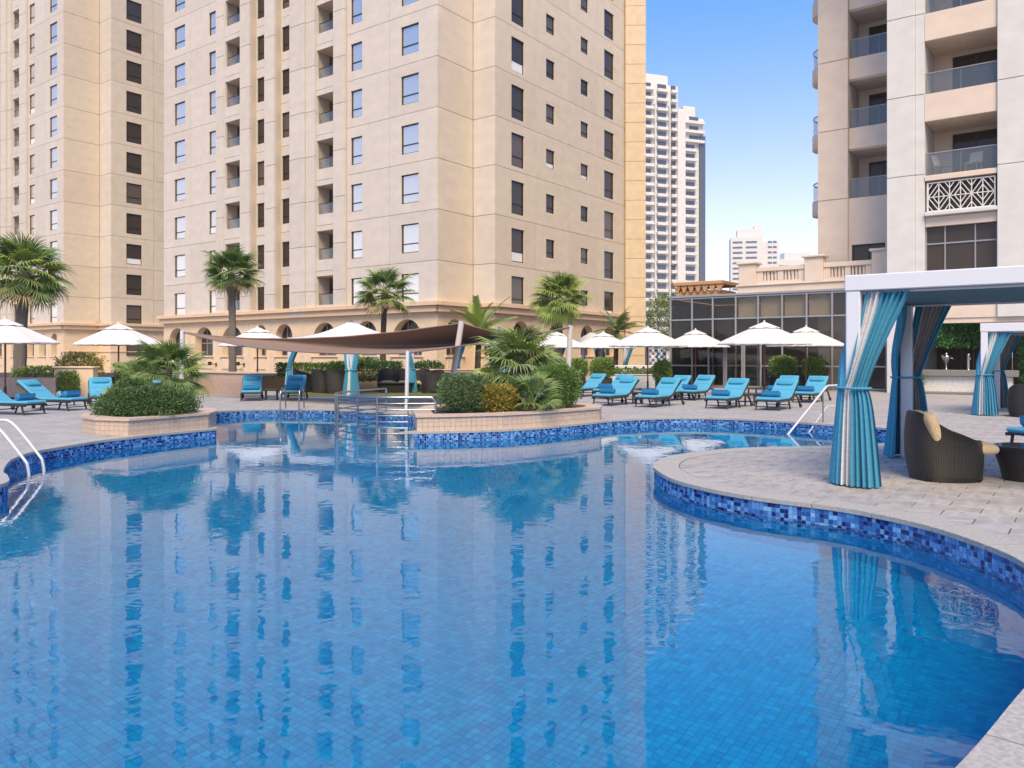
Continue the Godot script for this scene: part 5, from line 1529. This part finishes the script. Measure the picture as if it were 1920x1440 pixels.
# ---------------------------------------------------------------- railings
func arc_path(pts: Array, n := 8) -> Array:
	var out := []
	for i in pts.size() - 1:
		for k in n:
			var a: Vector3 = pts[maxi(i - 1, 0)]; var d: Vector3 = pts[mini(i + 2, pts.size() - 1)]
			out.append(pts[i].cubic_interpolate(pts[i + 1], a, d, float(k) / n))
	out.append(pts[pts.size() - 1])
	return out
func build_rails() -> void:
	var t := thing("pool_railing", "curved steel railing with many bars standing in the pool", "railing", Vector3.ZERO)
	var plan := [Vector3(-1.62, 0, -16.9), Vector3(-2.2, 0, -16.86), Vector3(-2.86, 0, -16.9), Vector3(-3.45, 0, -17.15), Vector3(-3.9, 0, -17.8), Vector3(-4.12, 0, -18.6), Vector3(-4.12, 0, -19.5), Vector3(-3.95, 0, -20.4), Vector3(-3.7, 0, -21.2), Vector3(-3.45, 0, -21.85)]
	var top := [plan[0] + Vector3(0, 0.33, 0), plan[0] + Vector3(0, 0.52, 0), plan[0] + Vector3(-0.05, 0.62, 0), plan[0] + Vector3(-0.15, 0.65, 0)]
	for k in range(1, plan.size() - 1): top.append(plan[k] + Vector3(0, 0.65, 0))
	var e: Vector3 = plan[plan.size() - 1]
	top.append(e + Vector3(-0.03, 0.65, 0.1)); top.append(e + Vector3(0, 0.6, 0)); top.append(e + Vector3(0, 0.5, 0)); top.append(e)
	part("top_rail", tube_mesh(arc_path(top, 6), 0.026, 10), M.steel, t)
	for y in [0.52, 0.39, 0.26, 0.13, 0.0, -0.12]:
		var p := []
		for k in range(1 if y < 0.3 else 0, plan.size()): p.append(plan[k] + Vector3(0, y, 0))
		if y > 0.3: p[0] += Vector3(-0.02, 0, 0)
		part("bar", tube_mesh(arc_path(p, 6), 0.015, 8), M.steel, t)
	for k in [1, 2, 4, 5, 7]: part("post", tube_mesh([plan[k] + Vector3(0, FLOOR + 0.05, 0), plan[k] + Vector3(0, 0.64, 0)], 0.026 if k > 1 else 0.014, 10), M.steel, t)
	# ladders and handrails
	var l := thing("pool_ladder", "white steel pool ladder handrails at the left picture edge", "ladder", Vector3.ZERO)
	for d in [Vector3(0, 0, 0), Vector3(0.05, 0, 0.45)]:
		var o: Vector3 = Vector3(-6.98, 0, -11.85) + d
		part("handrail", tube_mesh(arc_path([o + Vector3(-0.95, 0.0, 0), o + Vector3(-0.94, 0.35, 0), o + Vector3(-0.85, 0.5, 0), o + Vector3(-0.62, 0.565, 0), o + Vector3(-0.42, 0.49, 0), o + Vector3(-0.06, 0.05, 0), o + Vector3(0.0, -0.07, 0), o + Vector3(0.02, -0.3, 0), o + Vector3(-0.02, -0.9, 0)], 6), 0.022, 10), M.steel_white, l)
	for k in 3: part("step", box_mesh(Vector3(0.1, 0.03, 0.46), 0.01), M.steel_white, l, Transform3D(Basis(Vector3.UP, 0.1), Vector3(-6.95, -0.4 - 0.25 * k, -11.62)))
	var l2 := thing("pool_ladder", "pair of short steel ladder posts at the far pool edge", "ladder", Vector3.ZERO)
	for d in [Vector3(-6.66, 0, -22.9), Vector3(-6.12, 0, -22.9)]:
		part("handrail", tube_mesh(arc_path([d + Vector3(0, 0, -0.55), d + Vector3(0, 0.5, -0.5), d + Vector3(0, 0.6, -0.3), d + Vector3(0, 0.5, -0.05), d + Vector3(0, 0.0, 0.02), d + Vector3(0, -0.7, 0.05)], 6), 0.02, 10), M.steel, l2)
	for k in 2: part("step", box_mesh(Vector3(0.54, 0.03, 0.1), 0.01), M.steel_white, l2, at(Vector3(-6.39, -0.35 - 0.25 * k, -22.82)))
	var h := thing("stair_handrail", "steel stair handrail sloping into the water near the cabana", "handrail", Vector3.ZERO)
	part("upper_rail", tube_mesh([Vector3(5.9, -0.5, -17.45), Vector3(6.1, -0.2, -17.6), Vector3(7.3, 0.82, -18.5), Vector3(7.36, 0.84, -18.56), Vector3(8.0, 0.84, -19.1)], 0.024, 10), M.steel_white, h)
	part("lower_rail", tube_mesh([Vector3(6.5, -0.4, -17.85), Vector3(7.36, 0.36, -18.6), Vector3(8.0, 0.36, -19.1)], 0.015, 8), M.steel_white, h)
	part("post", tube_mesh([Vector3(7.19, -0.02, -18.42), Vector3(7.19, 0.72, -18.42)], 0.02, 8), M.steel, h)
	part("post", tube_mesh([Vector3(8.0, 0.0, -19.1), Vector3(8.0, 0.84, -19.1)], 0.02, 8), M.steel, h)

# ---------------------------------------------------------------- plants
func leaf_mesh() -> ArrayMesh:
	if cache.has("leaf"): return cache["leaf"]
	var m := MB.new()
	var a := Vector3.ZERO; var b := Vector3(0.5, 0.10, 0.0); var c := Vector3(1, 0.02, 0)
	var l := Vector3(0.45, 0.0, 0.22); var r := Vector3(0.45, 0.0, -0.22)
	m.tri(a, l, b); m.tri(l, c, b); m.tri(a, b, r); m.tri(b, c, r)
	cache["leaf"] = m.mesh()
	return cache["leaf"]
func grass_leaf_mesh() -> ArrayMesh:
	if cache.has("needle"): return cache["needle"]
	var m := MB.new()
	m.tri(Vector3(0, 0, 0.04), Vector3(1, 0.05, 0), Vector3(0.3, 0.05, 0)); m.tri(Vector3(0, 0, -0.04), Vector3(0.3, 0.05, 0), Vector3(1, 0.05, 0))
	m.tri(Vector3(0.35, 0.02, 0), Vector3(0.75, 0.06, 0.2), Vector3(0.5, 0.03, 0.03)); m.tri(Vector3(0.35, 0.02, 0), Vector3(0.5, 0.03, -0.03), Vector3(0.75, 0.06, -0.2))
	cache["needle"] = m.mesh()
	return cache["needle"]
# shape: "ball", "box" or "mound"; palette: linear colours
func foliage(t: Node, c: Vector3, rad: Vector3, count: int, size: float, palette: Array, shape := "ball", mesh: ArrayMesh = null, lift := 0.35) -> void:
	var mm := MultiMesh.new()
	mm.transform_format = MultiMesh.TRANSFORM_3D; mm.use_colors = true
	mm.mesh = mesh if mesh else leaf_mesh()
	mm.instance_count = count
	var nz := FastNoiseLite.new(); nz.seed = rng.randi() % 1000; nz.frequency = 1.3
	var i := 0
	while i < count:
		var p := Vector3(rng.randf_range(-1, 1), rng.randf_range(-1, 1), rng.randf_range(-1, 1))
		var lump := 0.2 * nz.get_noise_3d(p.x * rad.x * 2.2, p.y * rad.y * 2.2, p.z * rad.z * 2.2) + 0.13 * nz.get_noise_3d(p.x * rad.x * 6, p.y * rad.y * 6, p.z * rad.z * 6)
		var d := 0.0
		if shape == "box": d = maxf(maxf(absf(p.x), absf(p.y)), absf(p.z)) * 0.8 + p.length() * 0.12
		elif shape == "mound":
			if p.y < -0.98: continue
			d = sqrt(p.x * p.x + p.z * p.z + (p.y * p.y * (0.9 if p.y > 0 else 0.05)))
		else: d = p.length() * 0.7 + 0.3 * pow(pow(absf(p.x), 4) + pow(absf(p.y), 4) + pow(absf(p.z), 4), 0.25)
		d += lump
		if d > 0.95 and (d > 1.1 or rng.randf() < 0.85): continue
		if d < 0.55 and rng.randf() < 0.75: continue
		var dirv := (p + Vector3(0, lift, 0) + Vector3(rng.randfn(0, 0.5), rng.randfn(0, 0.5), rng.randfn(0, 0.5))).normalized()
		var up := Vector3(rng.randfn(), rng.randfn() + 1.2, rng.randfn()).normalized()
		var z := dirv.cross(up).normalized()
		if z.length() < 0.5: continue
		var s := size * rng.randf_range(0.65, 1.35)
		mm.set_instance_transform(i, Transform3D(Basis(dirv * s, z.cross(dirv) * s, z * s), c + p * rad))
		mm.set_instance_color(i, palette[rng.randi() % palette.size()] * rng.randf_range(0.75, 1.3))
		i += 1
	var o := MultiMeshInstance3D.new()
	o.set_meta("kind", "stuff")
	o.name = "foliage"; o.multimesh = mm; o.material_override = M.leaf
	t.add_child(o, true)
func bush(called: String, label: String, cat: String, c: Vector3, rad: Vector3, count: int, size: float, palette: Array, shape := "ball", mesh: ArrayMesh = null, pot := 0.0) -> Node3D:
	var t := thing(called, label, cat, Vector3(c.x, 0, c.z))
	foliage(t, Vector3(0, c.y, 0), rad, count, size, palette, shape, mesh)
	for k in 5:
		var a := TAU * k / 5.0 + rng.randf()
		var b := Vector3(cos(a) * rad.x * 0.15, c.y - rad.y - 0.08, sin(a) * rad.z * 0.15)
		part("stem", tube_mesh([b, b + Vector3(cos(a) * rad.x * 0.3, rad.y * 0.8, sin(a) * rad.z * 0.3), Vector3(cos(a) * rad.x * 0.55, c.y + rad.y * 0.4, sin(a) * rad.z * 0.55)], [0.025, 0.016, 0.006], 5), M.bark, t)
	if pot > 0:
		var m := MB.new()
		m.cbox(at(Vector3(0, pot / 2, 0)), Vector3(rad.x * 1.5, pot, rad.z * 1.5), 0.02)
		part("pot", m.mesh(), M.black, t)
	return t
func fan_mesh(kind: int) -> ArrayMesh:   # fan leaf: stalk along +x, then a wheel of folded blades
	var key := "fan%d" % kind
	if cache.has(key): return cache[key]
	var r := RandomNumberGenerator.new(); r.seed = 50 + kind
	var m := MB.new()
	var L := 0.9
	m.tube([Vector3(0, 0, 0), Vector3(L * 0.5, 0.04, 0), Vector3(L, 0.0, 0)], [0.022, 0.016, 0.011], 5)
	var n := 30
	for k in n:
		var a := lerpf(-2.3, 2.3, (k + 0.5) / n) + r.randf_range(-0.03, 0.03)
		var len := (0.72 + 0.2 * cos(a)) * r.randf_range(0.88, 1.08)
		var d := Vector3(cos(a), 0, sin(a))
		var w := Vector3(-sin(a), 0, cos(a)) * 0.030
		var c0 := Vector3(L, 0, 0)
		var dr := r.randf_range(0.10, 0.26)
		var c1 := c0 + d * len * 0.45 + Vector3(0, 0.03, 0)
		var c2 := c0 + d * len * 0.75 + Vector3(0, -dr * 0.3, 0)
		var c3 := c0 + d * len + Vector3(0, -dr * 1.5, 0)
		var f := Vector3(0, 0.014, 0)
		m.quad(c0, c1 - w - f, c1 + f, c0); m.quad(c0, c1 + f, c1 + w - f, c0)
		m.tri(c0, c1 - w - f, c1 + f); m.tri(c0, c1 + f, c1 + w - f)
		m.quad(c1 - w - f, c2 - w * 0.7, c2 + f, c1 + f); m.quad(c1 + f, c2 + f, c2 + w * 0.7, c1 + w - f)
		m.tri(c2 - w * 0.7, c3, c2 + f); m.tri(c2 + f, c3, c2 + w * 0.7)
	cache[key] = m.mesh()
	return cache[key]
func feather_mesh(kind: int) -> ArrayMesh:   # feather leaf: arching rib along +x with leaflets
	var key := "feather%d" % kind
	if cache.has(key): return cache[key]
	var r := RandomNumberGenerator.new(); r.seed = 80 + kind
	var m := MB.new()
	var sp := func(q: float) -> Vector3: return Vector3(2.2 * q - 0.25 * q * q * kind, 0.35 * q - (0.55 + 0.45 * kind) * q * q, 0)
	var path := []
	for k in 11: path.append(sp.call(k / 10.0))
	m.tube(path, [0.03, 0.028, 0.025, 0.022, 0.02, 0.017, 0.014, 0.011, 0.009, 0.006, 0.004], 5)
	for k in 64:
		var q := lerpf(0.12, 0.99, k / 63.0)
		var p: Vector3 = sp.call(q)
		var tan: Vector3 = (sp.call(q + 0.01) - p).normalized()
		for s in [-1, 1]:
			var len: float = 0.62 * (1.0 - 0.62 * q) * r.randf_range(0.85, 1.1) * smoothstep(0.0, 0.3, q)
			var d := (Vector3(0, 0, s) * 0.85 + tan * 0.6 + Vector3(0, r.randf_range(-0.1, 0.15), 0)).normalized()
			var w := tan * 0.018
			var mid := p + d * len * 0.5
			var tip := p + d * len + Vector3(0, -0.16 * len, 0)
			m.tri(p - w, p + w, mid + w); m.tri(p - w, mid + w, mid - w); m.tri(mid - w, mid + w, tip)
	cache[key] = m.mesh()
	return cache[key]
func palm(called: String, label: String, o: Vector3, trunk_h: float, r0: float, r1: float, fronds: int, scale: float, mats: Array, fan := true, lean := Vector3.ZERO, low := -0.75, bark := "bark", category := "palm tree") -> Node3D:
	var t := thing(called, label, category, o)
	var path := []; var rr := []
	for k in 15:
		var q := k / 14.0
		path.append(Vector3(0, trunk_h * q, 0) + lean * q * q)
		var swell := 0.0 if not fan else 0.35 * smoothstep(0.72, 0.9, q) * (1.0 - smoothstep(0.95, 1.0, q))
		rr.append(lerpf(r0, r1, q) * (1.0 + swell + 0.06 * sin(k * 2.3)))
	if trunk_h > 0.05: part("trunk", tube_mesh(path, rr, 14), M[bark], t)
	var c := Vector3(0, trunk_h, 0) + lean
	if fan and trunk_h > 1.5:   # old leaf bases under the crown
		for k in 18:
			var a := k * 2.4
			var y := trunk_h * lerpf(0.8, 0.97, k / 18.0)
			var b := Vector3(cos(a), 0, sin(a))
			part("leaf_base", tube_mesh([b * r1 * 0.8 + Vector3(0, y, 0) + lean * 0.9, b * r1 * 1.7 + Vector3(0, y + 0.18, 0) + lean * 0.9], [0.05, 0.02], 4), M.bark, t)
	for k in fronds:
		var q := (k + 0.5) / fronds
		var az := k * 2.39996 + rng.randf_range(-0.25, 0.25)
		var el := lerpf(1.4, low, pow(q, 0.8)) + rng.randf_range(-0.12, 0.12)
		var s := scale * rng.randf_range(0.85, 1.1) * (0.85 if q < 0.15 else 1.0)
		var b := Basis(Vector3.UP, az) * Basis(Vector3(0, 0, 1), el) * Basis(Vector3(1, 0, 0), rng.randf_range(-0.4, 0.4))
		var ms: Material = M[mats[rng.randi() % (mats.size() - 1)]]
		if fan and q > 0.93: ms = M[mats[mats.size() - 1]]
		part("frond", fan_mesh(rng.randi() % 3) if fan else feather_mesh(rng.randi() % 2), ms, t, Transform3D(b.scaled(Vector3(s, s, s)), c + Vector3(0, -0.15 * q, 0)))
	return t
func build_plants() -> void:
	var green := [Color(0.08, 0.17, 0.03), Color(0.12, 0.22, 0.045), Color(0.06, 0.13, 0.028), Color(0.17, 0.26, 0.065)]
	var grey := [Color(0.09, 0.16, 0.06), Color(0.12, 0.19, 0.075), Color(0.06, 0.12, 0.045), Color(0.16, 0.22, 0.09)]
	var deep := [Color(0.05, 0.115, 0.03), Color(0.07, 0.15, 0.035), Color(0.10, 0.19, 0.045), Color(0.05, 0.085, 0.035)]
	var lime := [Color(0.14, 0.22, 0.035), Color(0.19, 0.27, 0.05), Color(0.09, 0.15, 0.03), Color(0.22, 0.28, 0.08)]
	var gold := [Color(0.32, 0.27, 0.03), Color(0.24, 0.25, 0.04), Color(0.16, 0.20, 0.035), Color(0.34, 0.16, 0.04), Color(0.36, 0.30, 0.06)]
	# left planter
	bush("clipped_shrub", "low wide green shrub filling the left planter", "shrub", Vector3(-7.62, 0.57, -16.65), Vector3(0.98, 0.30, 0.95), 15000, 0.06, deep, "mound")
	bush("clipped_shrub", "taller leafy lump at the back of the left planter", "shrub", Vector3(-8.3, 0.66, -17.4), Vector3(0.42, 0.38, 0.5), 5000, 0.06, deep, "mound")
	palm("small_palm", "dark green dwarf palm leaning over the left planter shrub", Vector3(-8.75, 0.05, -19.9), 1.15, 0.09, 0.07, 24, 0.62, ["frond_dark", "frond_green", "frond_grey"], true, Vector3(0.2, 0, 0), -0.55)
	palm("small_palm", "pale drooping dwarf palm at the back of the left planter", Vector3(-9.6, 0.05, -21.0), 0.8, 0.09, 0.07, 18, 0.58, ["frond_grey", "frond_green", "frond_grey"], true, Vector3(-0.1, 0, 0), -0.5)
	# middle planter
	bush("round_bush", "big round grey green bush at the front left of the middle planter", "bush", Vector3(-1.05, 0.72, -17.6), Vector3(0.60, 0.42, 0.6), 12000, 0.055, grey, "ball")
	bush("croton_bush", "yellow and red leaved bush in the middle planter", "bush", Vector3(-0.3, 0.59, -17.5), Vector3(0.42, 0.3, 0.4), 4500, 0.075, gold, "ball")
	bush("round_bush", "tall fine leaved green bush at the right of the middle planter", "bush", Vector3(1.05, 0.82, -18.75), Vector3(0.58, 0.52, 0.62), 14000, 0.055, green, "ball")
	palm("dwarf_fan_palm", "small spreading fan palm in front of the middle planter bushes", Vector3(0.42, 0.3, -17.75), 0.15, 0.07, 0.06, 20, 0.52, ["frond_green", "frond_grey", "frond_lime"], true, Vector3.ZERO, 0.15)
	palm("fan_palm_clump", "big fan palm clump rising behind the middle planter", Vector3(0.1, 0.3, -20.0), 1.05, 0.16, 0.14, 44, 0.72, ["frond_green", "frond_grey", "frond_lime", "frond_green", "frond_dry"], true, Vector3(0.05, 0, 0), -0.8)
	palm("fan_palm_clump", "second fan palm with wispy pale tips right behind the clump", Vector3(0.45, 0.3, -20.4), 1.3, 0.12, 0.1, 18, 0.6, ["frond_grey", "frond_dry", "frond_green"], true, Vector3(-0.15, 0, 0), -0.4)
	# tall palms
	palm("fan_palm_tree", "tall thick fan palm at the far left above the first parasol", Vector3(-21.0, 0.6, -34.0), 4.55, 0.27, 0.2, 46, 1.12, ["frond_green", "frond_dark", "frond_lime", "frond_dry"], true, Vector3(0.25, 0, 0), -0.85, "bark_pale")
	palm("fan_palm_tree", "tall fan palm with pale lower trunk before the arcade, left of centre", Vector3(-13.5, 0.6, -38.5), 5.0, 0.185, 0.15, 42, 0.92, ["frond_dark", "frond_green", "frond_dark", "frond_dry"], true, Vector3(-0.05, 0, 0), -0.6, "bark_pale")
	palm("fan_palm_tree", "fan palm behind the pyramid cabana with open airy crown", Vector3(-6.65, 0.5, -41.0), 4.35, 0.16, 0.13, 30, 0.98, ["frond_green", "frond_dark", "frond_green", "frond_dry"], true, Vector3(0.12, 0, 0), -0.65)
	palm("fan_palm_tree", "bright lime fan palm with drooping crown near the tower corner", Vector3(2.65, 0.3, -45.0), 4.6, 0.22, 0.19, 52, 1.08, ["frond_lime", "frond_green", "frond_lime", "frond_lime"], true, Vector3(0.0, 0, 0), -1.0)
	palm("coconut_palm", "feather leaved palm rising behind the sail post", Vector3(-1.75, 0.4, -40.5), 2.5, 0.16, 0.14, 17, 1.02, ["frond_lime", "frond_green", "frond_lime"], false, Vector3(0.1, 0, 0), -0.15)
	palm("coconut_palm", "dark feather leaved palm between the parasols and the amber tower edge", Vector3(6.5, 0.2, -50.0), 3.0, 0.16, 0.14, 16, 0.9, ["frond_dark", "frond_dark", "frond_green"], false, Vector3(0.1, 0, 0), -0.3)
	# hedges and topiary
	bush("hedge", "long hedge behind the open loungers left of the pyramid cabana", "hedge", Vector3(-9.3, 0.74, -36.6), Vector3(1.45, 0.46, 0.45), 6500, 0.11, green, "box")
	bush("hedge", "long hedge behind the tub chairs inside the pyramid cabana", "hedge", Vector3(-6.9, 0.85, -37.6), Vector3(1.7, 0.42, 0.4), 6500, 0.11, deep, "box")
	bush("hedge", "hedge right of the cream wall block at the left", "hedge", Vector3(-14.7, 0.78, -32.6), Vector3(1.4, 0.45, 0.5), 6000, 0.10, green, "box")
	bush("flowering_shrub", "straggly pinkish shrub under the left hedge", "shrub", Vector3(-13.5, 0.45, -31.6), Vector3(1.1, 0.42, 0.4), 3000, 0.10, [Color(0.26, 0.19, 0.12), Color(0.30, 0.20, 0.15), Color(0.12, 0.16, 0.05), Color(0.34, 0.28, 0.18)], "mound")
	bush("leafy_shrub", "leafy shrub between the long rose wall and the cream block", "shrub", Vector3(-16.55, 0.48, -29.75), Vector3(0.36, 0.5, 0.3), 2800, 0.09, lime, "ball")
	bush("leafy_shrub", "low yellowish shrub in the bed behind the long rose wall", "shrub", Vector3(-18.2, 0.85, -30.9), Vector3(1.2, 0.28, 0.5), 2600, 0.10, lime, "mound")
	bush("leafy_shrub", "bright yellow shrub before the golden tower base", "shrub", Vector3(-19.8, 1.2, -36.5), Vector3(1.1, 0.5, 0.5), 2600, 0.12, [Color(0.40, 0.33, 0.07), Color(0.30, 0.28, 0.06), Color(0.22, 0.24, 0.06)], "mound")
	bush("leafy_shrub", "small bright green shrub in the bed behind the rose wall", "shrub", Vector3(-14.9, 1.0, -36.4), Vector3(0.5, 0.32, 0.4), 1500, 0.13, lime, "mound")
	bush("leafy_shrub", "green shrub in the bed right of the pyramid cabana curtain", "shrub", Vector3(-7.4, 1.05, -40.2), Vector3(0.75, 0.4, 0.5), 2400, 0.13, green, "mound")
	bush("leafy_shrub", "dark shrub in the bed behind the black sofa", "shrub", Vector3(-4.2, 0.95, -40.0), Vector3(0.8, 0.35, 0.4), 2000, 0.12, deep, "mound")
	for d in [[12.9, 1.03, -37.9, 0.62, 0.52, "left of the two clipped box bushes before the pavilion glass", 0.55, lime], [14.2, 1.03, -37.4, 0.58, 0.5, "right of the two clipped box bushes before the pavilion glass", 0.55, lime], [6.85, 0.88, -36.3, 0.38, 0.44, "clipped box bush at the end of the white bench wall", 0.45, lime], [4.15, 1.0, -36.6, 0.55, 0.46, "clipped box bush right beside the second parasol pole", 0.55, lime], [3.1, 1.0, -37.2, 0.42, 0.42, "clipped box bush behind the pale sail post", 0.55, green], [2.15, 1.02, -36.9, 0.45, 0.4, "clipped box bush left of the pale sail post", 0.55, green]]:
		bush("box_topiary", d[5], "topiary", Vector3(d[0], d[1], d[2]), Vector3(d[3], d[4], d[3]), 5200, 0.10, [Color(0.22, 0.33, 0.07), Color(0.16, 0.26, 0.05), Color(0.28, 0.36, 0.10), Color(0.10, 0.18, 0.04)], "ball", null, d[6])
	bush("trough_plants", "row of small green plants on the white bench wall", "plants", Vector3(6.15, 0.78, -39.85), Vector3(1.25, 0.14, 0.22), 1800, 0.09, green, "box")
	bush("far_tree", "small yellow green tree at the foot of the far white tower", "tree", Vector3(13.2, 4.5, -68.0), Vector3(1.8, 2.4, 1.6), 3500, 0.22, lime, "ball")
	# climber over the bar
	bush("climbing_plant", "glossy green climber hanging over the bar under the hotel overhang", "climber", Vector3(19.0, 2.45, -33.2), Vector3(1.5, 0.5, 0.5), 4500, 0.13, [Color(0.03, 0.11, 0.03), Color(0.05, 0.16, 0.04), Color(0.10, 0.24, 0.07)], "box")
	bush("climbing_plant", "glossy green climber on the post at the right picture edge", "climber", Vector3(20.6, 1.2, -31.6), Vector3(0.35, 1.2, 0.4), 3500, 0.11, [Color(0.03, 0.11, 0.03), Color(0.05, 0.16, 0.04), Color(0.08, 0.20, 0.06)], "box")
	bush("leafy_shrub", "dark leafy shrub at the left end of the bar counter", "shrub", Vector3(16.55, 0.5, -33.0), Vector3(0.4, 0.5, 0.4), 2200, 0.10, deep, "ball")
